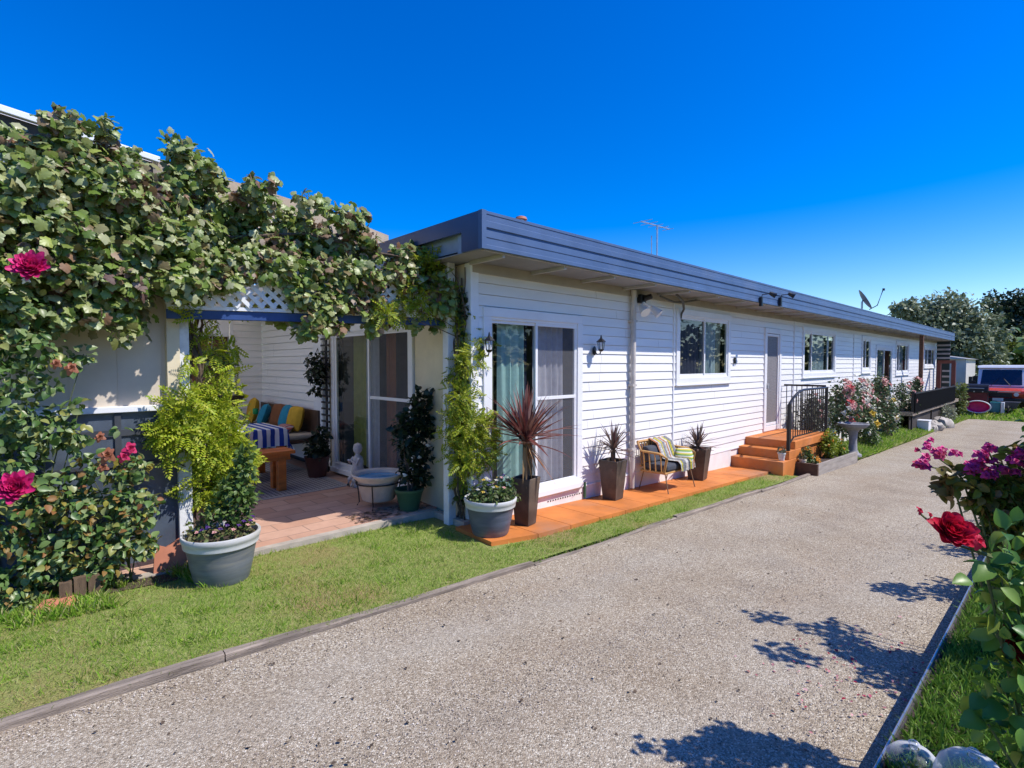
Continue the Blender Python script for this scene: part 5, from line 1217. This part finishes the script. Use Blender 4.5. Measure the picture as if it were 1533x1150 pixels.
for i, (x_, y_, h_, n_, lab) in enumerate(spec):
    gz = g(x_); r2 = random.Random(90+i); bl = []
    for k in range(20):
        a = r2.uniform(0, 6.28); q = r2.uniform(.0, .34); bl.append((x_+q*math.cos(a)*1.2, y_+q*math.sin(a)*.9+.05, gz+.35+h_*r2.random()*1.15, r2.uniform(.08, .15)))
    th = bush('rose_bush', bl, (x_, y_, gz+.03), n_, .050, T_rose, rose_m, lab, 74+i)
    for k in range(5):
        b = bl[k]; rose((b[0]-.05, b[1]-.06, b[2]+b[3]), .045, (-.4, -.5, .7), [crim, mag, white_p][k % 3], th, 12, 300+i*9+k, 2)
# fallen petals on the gravel
rng = np.random.default_rng(5); n = 130
P = []
for i in range(n):
    p = at(1220+rng.normal()*75+60, 1010+rng.normal()*38, Z=E-1.75); P.append((p.x, max(.55, p.y), g(p.x)+.010))
a = rng.random(n)*6.28
o = instance_mesh('fallen_petals', P, np.stack([np.cos(a), np.sin(a), .2*rng.normal(size=n)], 1), np.stack([.3*rng.normal(size=n), .3*rng.normal(size=n), np.ones(n)], 1), .012+.014*rng.random(n), T_oval, LEAF('petal_fallen', [(.55, .05, .12), (.40, .02, .05), (.75, .45, .45), (.6, .12, .2)], .7, .2), kind='stuff'); tag(o, 'pink and red rose petals scattered on the gravel', 'petals')
n = 500; X = .2+8*rng.random(n)**1.5; Y = .55+2.5*rng.random(n); a = rng.random(n)*6.28
o = instance_mesh('leaf_litter', np.stack([X, Y, np.array([g(x)+.009 for x in X])], 1), np.stack([np.cos(a), np.sin(a), .2*rng.normal(size=n)], 1), np.stack([.3*rng.normal(size=n), .3*rng.normal(size=n), np.ones(n)], 1), .010+.016*rng.random(n)**2, T_oval, LEAF('litter', [(.05, .04, .03), (.1, .07, .05), (.16, .11, .07)], .8, .1), kind='stuff'); tag(o, 'dark bits of leaf litter on the driveway', 'leaves')
# clear plastic cloches at the bottom edge
for i, (px_, py_, r_, lab) in enumerate(((1368, 1119, .105, 'clear plastic garden cloche at the bottom edge, left of the pair'), (1457, 1132, .115, 'clear plastic garden cloche at the bottom edge, right of the pair, on the grass'))):
    gz = g(2.2)+(.0 if i == 0 else .105); h_ = .17
    p = at(px_, py_, Z=gz+h_); th = thing('garden_cloche', (p.x, p.y, gz), lab, 'cloche', 'clear plastic cloches')
    mb = MB(); mb.lathe([(r_*1.08, 0), (r_*1.05, .01), (r_, .02), (r_*.98, .08), (r_*.86, .125), (r_*.6, .155), (r_*.25, .168), (.018, h_)], (p.x, p.y, gz), 36)
    m_, t_, pp, out_ = nt('cloche_plastic_'+str(i)); pp.inputs['Base Color'].default_value = (.85, .87, .92, 1); pp.inputs['Roughness'].default_value = .08; pp.inputs['Transmission Weight'].default_value = 0
    trn = t_.nodes.new('ShaderNodeBsdfTransparent'); trn.inputs[0].default_value = (.92, .94, .97, 1); lw = t_.nodes.new('ShaderNodeLayerWeight'); lw.inputs[0].default_value = .35
    rmp = ramp(t_, noise(t_, 38, pos(t_), 3), [(.48, (.0, .0, .0)), (.70, (.30, .30, .30))]); ad = t_.nodes.new('ShaderNodeMath'); ad.operation = 'MAXIMUM'; t_.links.new(rmp, ad.inputs[0]); t_.links.new(lw.outputs['Facing'], ad.inputs[1])
    mx = t_.nodes.new('ShaderNodeMixShader'); t_.links.new(ad.outputs[0], mx.inputs[0]); t_.links.new(trn.outputs[0], mx.inputs[1]); t_.links.new(pp.outputs[0], mx.inputs[2]); t_.links.new(mx.outputs[0], out_.inputs[0])
    mb.build('dome', m_, th, True)
    mb = MB(); mb.lathe([(0, -.004), (.014, -.002), (.014, .012), (.02, .018), (.012, .026), (0, .028)], (p.x, p.y, gz+h_), 14); mb.build('knob', m_, th, True)
# --- planter and house side bushes
def small_bush(px_, py_, r_, Y, n, size, mat, label, seed, base_dz=None, flowers=(), name='shrub', cat='shrub', tm=T_oval, spread=((0, 0, 1),)):
    c = at(px_, py_, Y=Y); k = depth(c)/FPX
    bl = [(c.x+dx*r_*k*1.0, c.y+dx*.3*r_*k, c.z-dy*r_*k, r_*k*s) for dx, dy, s in spread]
    gz = g(c.x)+.05 if base_dz is None else base_dz
    th = thing(name, (c.x, c.y, gz), label, cat)
    stems((c.x, c.y, gz), bl, .008, th, cane, seed, 'stem'); foliage('foliage', n, bl, size, tm, mat, th, seed, .2)
    i = 0
    for (mat_, cnt, rad) in flowers:
        for _ in range(cnt):
            b = bl[i % len(bl)]; d = Vector((random.uniform(-1, .2), random.uniform(-1, .0), random.uniform(.0, 1))).normalized()
            rose(Vector(b[:3])+d*b[3]*1.0, rad, d, mat_, th, 8, seed*50+i, 2); i += 1
    return th
SP = ((0, 0, .7), (.6, .1, .55), (-.6, .15, .55), (.2, -.55, .5), (-.3, -.45, .5), (.4, .6, .5), (-.4, .65, .5))
random.seed(3)
small_bush(1242, 664, 20, 3.28, 900, .05, LEAF('lime_bush', [(.16, .24, .02), (.26, .34, .03), (.34, .38, .04)], .5, .35), 'bright yellow green bushy plant in the timber planter', 101, g(11.5)+.16, ((orange_p, 6, .03),), 'bedding_plant', 'plant', spread=SP)
small_bush(1258, 672, 14, 3.22, 500, .045, LEAF('lime_bush2', [(.14, .22, .02), (.24, .32, .03)], .5, .35), 'smaller lime green plant at the far end of the timber planter', 102, g(12)+.16, ((orange_p, 4, .03),), 'bedding_plant', 'plant', spread=SP)
small_bush(1208, 682, 13, 3.3, 420, .045, green_m, 'fresh green plant with orange flowers at the near corner of the planter', 103, g(10.6)+.16, ((orange_p, 12, .03),), 'bedding_plant', 'plant', spread=SP)
small_bush(1222, 692, 9, 3.16, 160, .035, green_m, 'low row of orange marigolds along the planter edge', 104, g(10.8)+.16, ((orange_p, 16, .03),), 'marigolds', 'flowers', spread=((-1.3, 0, .5), (-.4, 0, .6), (.5, -.1, .6), (1.3, -.3, .5)))
olive = LEAF('olive_leaf', [(.05, .06, .035), (.08, .09, .05), (.13, .13, .085), (.17, .16, .11)], .6, .2)
small_bush(1218, 622, 34, 3.85, 2600, .05, olive, 'dense grey olive shrub behind the black balustrade', 105, g(12.7), ((pale, 5, .05),), 'shrub', 'shrub', spread=SP)
rmix = LEAF('rose_leaf_far', [(.04, .10, .03), (.07, .14, .05), (.12, .17, .06), (.16, .2, .1), (.2, .12, .08)], .4, .25, .5)
def far_rose(px_, py_, r_, Y, n, lab, seed, fl): return small_bush(px_, py_, r_, Y, n, .07, rmix, lab, seed, None, fl, 'rose_bush', 'rose bush', T_rose, SP)
far_rose(1262, 610, 40, 3.62, 1500, 'tall pink flowering rose bush next to the bird bath', 106, ((pale, 34, .075), (petal_mat('coral', (.70, .10, .10)), 8, .10), (white_p, 18, .065)))
far_rose(1285, 600, 34, 3.75, 900, 'rose bush thick with white and pale pink blooms before the narrow window', 107, ((white_p, 30, .075), (pale, 22, .075)))
far_rose(1296, 630, 30, 3.5, 1100, 'low rose bush with a yellow bloom behind the bird bath', 108, ((yellow_p, 3, .11), (white_p, 8, .06)))
far_rose(1316, 585, 24, 3.8, 1000, 'tall dark leaved rose bush in front of the double door', 109, ((pale, 8, .09),))
far_rose(1328, 620, 28, 3.55, 1100, 'cream flowering rose bush right of the yellow bloom', 110, ((white_p, 14, .08), (yellow_p, 4, .08)))
far_rose(1352, 598, 26, 3.75, 1100, 'pale rose bush just left of the black deck screen', 111, ((pale, 8, .09), (white_p, 6, .08)))
far_rose(1372, 578, 13, 3.85, 500, 'small rose bush at the foot of the dark veranda post', 112, ((pale, 6, .1),))
for i, (a, b) in enumerate(((1258, 582), (1244, 590), (1236, 586), (1275, 594))):
    pass
small_bush(1305, 655, 16, 3.4, 500, .06, green_m, 'low green ground plant beside the far driveway edge', 113, None, (), 'shrub', 'shrub', spread=((-1.5, 0, .6), (0, 0, .7), (1.4, -.3, .6), (2.4, -.6, .6)))
small_bush(1437, 590, 11, 3.35, 700, .10, LEAF('tall_weed', [(.10, .17, .03), (.2, .26, .06), (.28, .28, .10)], .5, .3), 'upright green shrub at the end of the black deck screen', 114, None, (), 'shrub', 'shrub', spread=((0, -.9, .7), (0, 0, .8), (.2, 1, .9), (.2, 1.9, .8)))
small_bush(1418, 616, 12, 3.25, 500, .08, LEAF('silver_leaf', [(.22, .26, .16), (.32, .34, .24)], .6, .2), 'grey green mound on the far verge below the deck screen', 115, None, (), 'shrub', 'shrub', spread=((-1, .3, .8), (0, 0, .9), (1.2, -.1, .9)))
# ================================================================== DECK, SCREEN, FAR THINGS
dz = E-1.50
dk = thing('deck', (24, 3.85, g(24)), 'raised timber deck at the far end of the house', 'deck')
mb = MB(); mb.span((20.3, 3.36, dz-.12), (31.0, 4.29, dz)); mb.build('platform', timber_grey, dk)
mb = MB()
for x in (20.6, 24, 28, 30.6): mb.span((x, 3.42, g(x)-.1), (x+.1, 3.52, dz-.121))
mb.span((20.4, 3.46, g(22)-.2), (30.9, 3.48, dz-.122)); mb.build('support', M('deck_dark', (.05, .04, .035), .8), dk)
fs = thing('deck_screen', (24.4, 3.33, dz), 'black vertical slat screen along the far deck', 'fence')
mb = MB()
xx = 20.4
while xx < 28.55: mb.span((xx, 3.325, dz-.02), (xx+.16, 3.345, dz+.56)); xx += .172
mb.build('slats', M('screen_black', (.003, .003, .0035), .8, .3, 8, spec=.05), fs)
mb = MB(); mb.span((20.38, 3.31, dz+.561), (28.6, 3.36, dz+.60)); mb.build('top_rail', M('black_rail', (.03, .03, .032), .5), fs)
for x in (20.36, 24.4, 28.5): mb = MB(); mb.span((x, 3.348, dz-.05), (x+.07, 3.42, dz+.65)); mb.build('post', black, fs)
p = at(1382, 631, Y=3.33); th = thing('white_box', (p.x, 3.33, g(p.x)), 'small white box standing on the verge below the black screen', 'box')
mb = MB(); mb.box((p.x, 3.33, g(p.x)+.20), (.42, .36, .40)); mb.build('case', white, th, bevel=.015); mb = MB(); mb.box((p.x, 3.33, g(p.x)+.415), (.45, .39, .03)); mb.build('lid', white, th, bevel=.01)
p = at(1380, 505, Y=3.78); th = thing('veranda_post', (p.x, 3.78, dz), 'dark red brown veranda post under the far roof edge', 'post')
mb = MB(); mb.box((p.x, 3.78, (dz+ZT)/2), (.12, .12, ZT-dz)); mb.build('shaft', timber_brown, th, bevel=.008); mb = MB(); mb.box((p.x, 3.78, dz+.06), (.17, .17, .11)); mb.build('foot', black, th)
a = at(1406, 540, Y=4.0); b = at(1428, 540, Y=3.42)
th = thing('timber_gateway', ((a.x+b.x)/2, 3.7, dz), 'red brown timber gate frame at the far deck end', 'gateway')
rb_ = M('frame_redbrown', (.13, .035, .025), .6)
for q in (a, b): mb = MB(); mb.box((q.x, q.y, (dz+E+.08)/2), (.14, .14, E+.08-dz)); mb.build('post', rb_, th)
mb = MB(); mb.bar((a.x, a.y, E+.09), (b.x, b.y, E+.09), .14, .14); mb.build('top_rail', rb_, th)
p = at(1411, 545, X=30.4); th = thing('slatted_screen', (30.4, p.y, dz), 'dark screen with pale slats at the top hanging under the far roof corner', 'screen')
mb = MB(); mb.span((30.4, p.y-.25, dz+.15), (30.44, p.y+.22, ZT-.02)); mb.build('panel', M('screen_dark', (.02, .035, .03), .6), th)
for k in range(4): mb = MB(); mb.span((30.36, p.y-.26, ZT-.25-.19*k), (30.395, p.y+.23, ZT-.17-.19*k)); mb.build('slat', M('slat_pale', (.45, .40, .36), .6), th)
for k in range(4): mb = MB(); mb.span((30.36, p.y-.26, E-.35-.25*k), (30.395, p.y+.0, E-.27-.25*k)); mb.build('slat', M('slat_pale', (.45, .40, .36), .6), th)
# rocks
for i, (px_, py_, r_) in enumerate(((1398, 622, .30), (1410, 614, .36), (1392, 627, .2))):
    p = at(px_, py_, Y=3.25); mb = MB(); mb.ball((p.x, 3.25, g(p.x)+.10), r_, 8, .75); rq = random.Random(i)
    mb.v = [(v[0]+rq.uniform(-.05, .05), v[1]+rq.uniform(-.05, .05), v[2]+rq.uniform(-.05, .05)) for v in mb.v]
    tag(mb.build('garden_rock', M('rock_pale', (.42, .38, .33), .9, .25, 5, .4, 20), None, True), ('pale rounded garden rock in the middle of the verge trio', 'largest pale garden rock on the far verge', 'smallest pale rock beside the white box')[i], 'rock', 'rocks on the far verge')
# shed
sh = thing('garden_shed', (40, 6, g(40)), 'pale metal shed with a dark doorway behind the house end', 'shed')
zg = g(40)-.05; y0 = at(1446, 560, X=38).y
mb = MB(); mb.span((38, y0, zg), (42, y0+.9, zg+2.45)); mb.span((38, y0+1.7, zg), (42, y0+5, zg+2.45)); mb.span((38, y0+.9, zg+2.0), (42, y0+1.7, zg+2.45)); mb.build('wall', M('shed_pale', (.55, .52, .50), .5, .08, 3), sh)
mb = MB(); mb.prism([(y0-.15, zg+2.44), (y0+5.2, zg+2.44), (y0+2.5, zg+2.9)], 'x', 37.85, 42.2); mb.build('roof', M('shed_roof', (.40, .40, .42), .45), sh)
mb = MB(); mb.span((38.1, y0+.9, zg), (38.14, y0+1.7, zg+2.0)); mb.build('door', dark, sh)
fn = thing('side_fence', (36.5, 1, g(36)), 'dark timber fence behind the parked vehicle', 'fence')
mb = MB()
for i in range(60): y = y0-.2-.152*i; mb.span((37.2, y-.145, zg), (37.23, y, zg+1.5+.02*(i % 3)))
mb.build('palings', M('fence_dark', (.06, .05, .045), .85, .3, 4), fn)
for i in range(4): mb = MB(); mb.span((37.24, y0-.5-2.8*i, zg), (37.33, y0-.4-2.8*i, zg+1.55)); mb.build('post', M('fence_dark', (.06, .05, .045), .85, .3, 4), fn)
# parked vehicle
vx = 33.7; yc = (at(1455, 590, X=vx).y + at(1536, 590, X=vx).y)/2; hw = .93; vz = g(34)-.03
car = thing('parked_vehicle', (vx+2, yc, vz), 'white roofed red and white off road vehicle parked at the end of the driveway', 'vehicle')
cw = M('car_white', (.78, .78, .80), .25, .04, 3, spec=.6); cr_ = M('car_red', (.55, .06, .02), .25, .06, 3, spec=.6)
mb = MB(); mb.prism([(vx+.12, vz+.30), (vx+.05, vz+.62), (vx+.12, vz+.74), (vx+1.10, vz+.82), (vx+1.18, vz+.30)], 'y', yc-hw, yc+hw); mb.build('bonnet', cr_, car, bevel=.05)
mb = MB(); mb.box((vx+.035, yc, vz+.70), (.03, 1.5, .035)); mb.build('grille_trim', steel, car)
mb = MB(); mb.box((vx-.11, yc, vz+.40), (.012, .38, .11)); mb.build('number_plate', cw, car)
for s in (-1, 1): mb = MB(); mb.tube([(vx+1.12, yc+s*.35, vz+.90), (vx+1.34, yc+s*.05, vz+1.22)], .012, 5); mb.build('wiper', black, car)
mb = MB(); mb.prism([(vx+1.181, vz+.30), (vx+1.11, vz+.84), (vx+4.2, vz+.86), (vx+4.25, vz+.30)], 'y', yc-hw, yc+hw); mb.build('body', cw, car, bevel=.04)
mb = MB(); mb.prism([(vx+1.12, vz+.862), (vx+1.62, vz+1.60), (vx+4.0, vz+1.62), (vx+4.18, vz+.862)], 'y', yc-hw+.06, yc+hw-.06); mb.build('cabin', cw, car, bevel=.05)
mb = MB(); mb.prism([(vx+1.50, vz+1.60), (vx+1.62, vz+1.70), (vx+3.9, vz+1.72), (vx+4.1, vz+1.60)], 'y', yc-hw+.02, yc+hw-.02); mb.build('roof', cw, car, bevel=.03)
wsg = M('windscreen', (.015, .02, .035), .05, .2, 3, spec=.8)
mb = MB(); nx_ = Vector((-.83, 0, .56)); A0 = Vector((vx+1.17, 0, vz+.92)) + nx_*.016; A1 = Vector((vx+1.565, 0, vz+1.52)) + nx_*.016
mb.add([(A0.x, yc-hw+.18, A0.z), (A0.x, yc+hw-.18, A0.z), (A1.x, yc+hw-.22, A1.z), (A1.x, yc-hw+.22, A1.z)], [(0, 3, 2, 1)]); mb.build('windscreen', wsg, car)
for s in (-1, 1):
    mb = MB(); y = yc+s*(hw-.054); mb.add([(vx+1.5, y, vz+.95), (vx+2.5, y, vz+.95), (vx+2.5, y, vz+1.5), (vx+1.82, y, vz+1.5)], [(0, 1, 2, 3)]); mb.add([(vx+2.6, y, vz+.95), (vx+3.9, y, vz+.95), (vx+3.8, y, vz+1.5), (vx+2.6, y, vz+1.5)], [(0, 1, 2, 3)]); mb.build('side_window', wsg, car)
    for xw in (vx+.75, vx+3.4):
        mb = MB(); mb.tube([(xw, yc+s*(hw-.2), vz+.33), (xw, yc+s*(hw+.02), vz+.33)], .33, 24); wv = mb.build('wheel', M('tyre', (.02, .02, .02), .8), car)
        mb = MB(); mb.tube([(xw, yc+s*(hw+.021), vz+.33), (xw, yc+s*(hw+.035), vz+.33)], .19, 18); mb.build('rim', steel, wv)
    mb = MB(); mb.tube([(vx+.055, yc+s*.62, vz+.60), (vx+.0, yc+s*.62, vz+.60)], .09, 16); mb.build('headlight', M('lamp', (.7, .7, .72), .1, spec=.8), car)
    mb = MB(); mb.box((vx+1.25, yc+s*(hw+.12), vz+1.0), (.08, .20, .14)); mb.build('mirror', black, car, bevel=.02)
mb = MB(); mb.box((vx+.06, yc, vz+.57), (.06, .95, .17)); mb.build('grille', black, car)
mb = MB(); mb.box((vx-.02, yc, vz+.38), (.16, 1.86, .14)); mb.build('bumper', black, car, bevel=.03)
for ch in list(car.children)+[q for ch in car.children for q in ch.children]:
    k_ = 1.22 if ch.name.split('.')[0] not in ('wheel', 'rim', 'headlight') else 1
    for v_ in ch.data.vertices: v_.co.z = v_.co.z*k_ + (.13 if ch.name.startswith('headlight') else 0)
# barbecue
bxx = 32.7; pb = at(1459, 600, X=bxx); zb_ = g(bxx)-.03
bq = thing('barbecue', (bxx, pb.y, zb_), 'black hooded barbecue with dark red cabinet near the parked vehicle', 'barbecue')
mb = MB(); mb.prism([(bxx+.28*math.cos(a), zb_+.98+.30*math.sin(a)) for a in np.linspace(0, math.pi, 12)], 'y', pb.y-.48, pb.y+.48); mb.build('hood', black, bq)
mb = MB(); mb.span((bxx-.26, pb.y-.46, zb_+.16), (bxx+.26, pb.y+.46, zb_+.88)); mb.build('cabinet', M('cabinet_red', (.11, .02, .018), .5), bq, bevel=.01)
mb = MB(); mb.span((bxx-.29, pb.y-.80, zb_+.885), (bxx+.29, pb.y+.80, zb_+.975)); mb.build('side_shelf', black, bq, bevel=.01)
mb = MB(); mb.tube([(bxx-.33, pb.y-.35, zb_+1.08), (bxx-.33, pb.y+.35, zb_+1.08)], .018, 8); mb.build('handle', steel, bq)
for s in (-.38, .38): mb = MB(); mb.tube([(bxx, pb.y+s-.03, zb_+.085), (bxx, pb.y+s+.03, zb_+.085)], .085, 14); mb.build('wheel', black, bq)
for k in range(3): mb = MB(); mb.tube([(bxx-.295, pb.y-.3+.3*k, zb_+.93), (bxx-.325, pb.y-.3+.3*k, zb_+.93)], .026, 10); mb.build('knob', steel, bq)
# pink tub
p = at(1464, 600, X=32.1); zt_ = g(32.4)-.03
tb2 = thing('pink_tub', (32.1, p.y, zt_), 'hot pink plastic tub with white rim tipped on its side', 'tub')
mb = MB(); mb.lathe([(0, .22), (.30, .2), (.40, .0), (.44, -.01)], (0, 0, 0), 32); mb.v = [(32.1+v[2]*.8, p.y+v[0], zt_+.30+v[1]*.62) for v in mb.v]; mb.build('tub', M('hot_pink_plastic', (.65, .01, .19), .35), tb2, True)
mb = MB(); mb.tube([(32.09, p.y+.44*math.cos(a), zt_+.30+.275*math.sin(a)) for a in np.linspace(0, 6.2832, 33)], .025, 8); mb.build('rim', white, tb2, True)
p = at(1489, 602, X=32.5); p.y -= .08; th = thing('toy_box', (32.6, p.y, zt_), 'teal storage crate with a white end panel beside the pink tub', 'crate')
mb = MB(); mb.box((32.6, p.y+.06, zt_+.27), (.4, .36, .52), taper=.92); mb.build('crate', M('teal_plastic', (.03, .22, .25), .4), th, bevel=.02)
mb = MB(); mb.box((32.55, p.y-.20, zt_+.27), (.42, .12, .52)); mb.build('end_panel', white, th, bevel=.02)
p = at(1510, 600, X=32.8); th = thing('wheelbarrow', (32.6, p.y, zt_), 'dark wheelbarrow resting in the grass in front of the vehicle', 'wheelbarrow')
mb = MB(); mb.prism([(p.y-.40, zt_+.55), (p.y+.40, zt_+.55), (p.y+.25, zt_+.25), (p.y-.25, zt_+.25)], 'x', 32.55, 33.2); mb.build('tray', M('tray_dark', (.05, .05, .055), .4), th, bevel=.02)
mb = MB(); mb.tube([(32.4+.17*math.cos(a), p.y-.02, zt_+.19+.17*math.sin(a)) for a in np.linspace(0, 6.2832, 25)], .035, 8); mb.build('wheel', M('tyre', (.02, .02, .02), .8), th, True)
for s in (-1, 1): mb = MB(); mb.tube([(32.4, p.y+.05*s, zt_+.19), (32.8, p.y+.2*s, zt_+.24), (33.6, p.y+.3*s, zt_+.50)], .018, 6); mb.tube([(33.1, p.y+.24*s, zt_+.3), (33.15, p.y+.27*s, zt_+.0)], .016, 6); mb.build('handle', timber_grey, th, True)
# ================================================================== TREES
def tree(px_, t_, blobs, n, size, mat, label, seed, gz=None):
    bl = [BL(*b, t=t_) for b in blobs]
    r2 = random.Random(seed); ext_ = []
    for b in bl:
        ext_.append(b)
        for k in range(5):
            a = r2.uniform(0, 6.28); e_ = r2.uniform(-.6, 1.0); q = b[3]*.85
            ext_.append((b[0]+q*math.cos(a)*1.1, b[1]+q*math.sin(a)*1.1, b[2]+q*e_*.9, b[3]*r2.uniform(.16, .45)))
    base = at(px_, 600, t=t_); gz = g(35)-.1
    th = thing('tree', (base.x, base.y, gz), label, 'tree', 'trees behind the house')
    mb = MB(); top_ = sum((Vector(b[:3]) for b in bl), Vector())/len(bl)
    b0 = Vector((base.x, base.y, gz)); m1 = b0.lerp(top_, .45); mb.tube([b0, b0.lerp(m1, .5)+Vector((.05, .05, 0)), m1], .22, 10, .15); mb.build('trunk', bark, th, True)
    mb = MB()
    for b in bl: mb.tube([m1, m1.lerp(Vector(b[:3]), .5)+Vector((0, 0, .15)), Vector(b[:3])], .10, 6, .03)
    mb.build('branch', bark, th, True)
    foliage('crown', n, ext_, size, T_oval, mat, th, seed, .2, up=.4)
    return th
tree(1412, 34, ((1385, 475, 30), (1415, 462, 26), (1440, 470, 28), (1360, 468, 20), (1455, 495, 26), (1420, 505, 34), (1470, 520, 26), (1440, 530, 28), (1395, 505, 26), (1490, 545, 16), (1460, 550, 20), (1410, 540, 22), (1345, 462, 10)), 10500, .25,
     LEAF('tree_grey', [(.10, .14, .06), (.17, .21, .11), (.30, .35, .21), (.45, .48, .34), (.14, .18, .07)], .5, .3), 'broad grey green tree behind the far end of the house', 121)
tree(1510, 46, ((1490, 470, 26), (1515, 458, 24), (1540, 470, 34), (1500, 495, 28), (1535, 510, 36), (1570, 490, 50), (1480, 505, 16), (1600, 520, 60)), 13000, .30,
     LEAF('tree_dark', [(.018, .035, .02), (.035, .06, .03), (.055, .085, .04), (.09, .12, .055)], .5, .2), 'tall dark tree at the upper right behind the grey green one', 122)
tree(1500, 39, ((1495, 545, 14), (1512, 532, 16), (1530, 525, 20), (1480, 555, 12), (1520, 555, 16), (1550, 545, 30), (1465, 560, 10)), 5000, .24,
     LEAF('tree_lime', [(.10, .14, .02), (.18, .22, .03), (.26, .27, .05)], .5, .3), 'yellow green bushy tree just above the parked vehicle', 123)
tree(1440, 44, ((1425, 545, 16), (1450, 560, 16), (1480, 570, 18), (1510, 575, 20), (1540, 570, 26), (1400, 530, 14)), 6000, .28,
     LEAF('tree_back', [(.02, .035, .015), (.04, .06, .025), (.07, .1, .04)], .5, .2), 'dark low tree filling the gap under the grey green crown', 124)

# unseen hedge across the drive, added so the windows do not mirror bare horizon
added_hedge = thing('hedge', (14, -8.5, g(14)), 'unseen dark hedge added across the drive for the house windows to mirror', 'hedge')
r2 = random.Random(77); hbl = []
for i in range(46):
    hbl.append((-4+.95*i+r2.uniform(-.4, .4), -8.6+r2.uniform(-.6, .6), g(0)+1.2+r2.uniform(-.3, .3), 1.3)); hbl.append((-4+.95*i+r2.uniform(-.4, .4), -8.6+r2.uniform(-.6, .6), g(0)+3.0+r2.uniform(-.5, .9), 1.15))
for i in range(40):
    hbl.append((42+2.6*i, -9+r2.uniform(-1, 1), g(40)+2.0+r2.uniform(-.6, 2.2), 2.6))
foliage('foliage', 14000, hbl, .46, T_oval, LEAF('hedge_leaf', [(.03, .06, .03), (.06, .10, .04), (.09, .13, .06)], .5, .2), added_hedge, 130, .3)
stems((14, -8.6, g(14)), hbl[::6], .05, added_hedge, bark, 131)
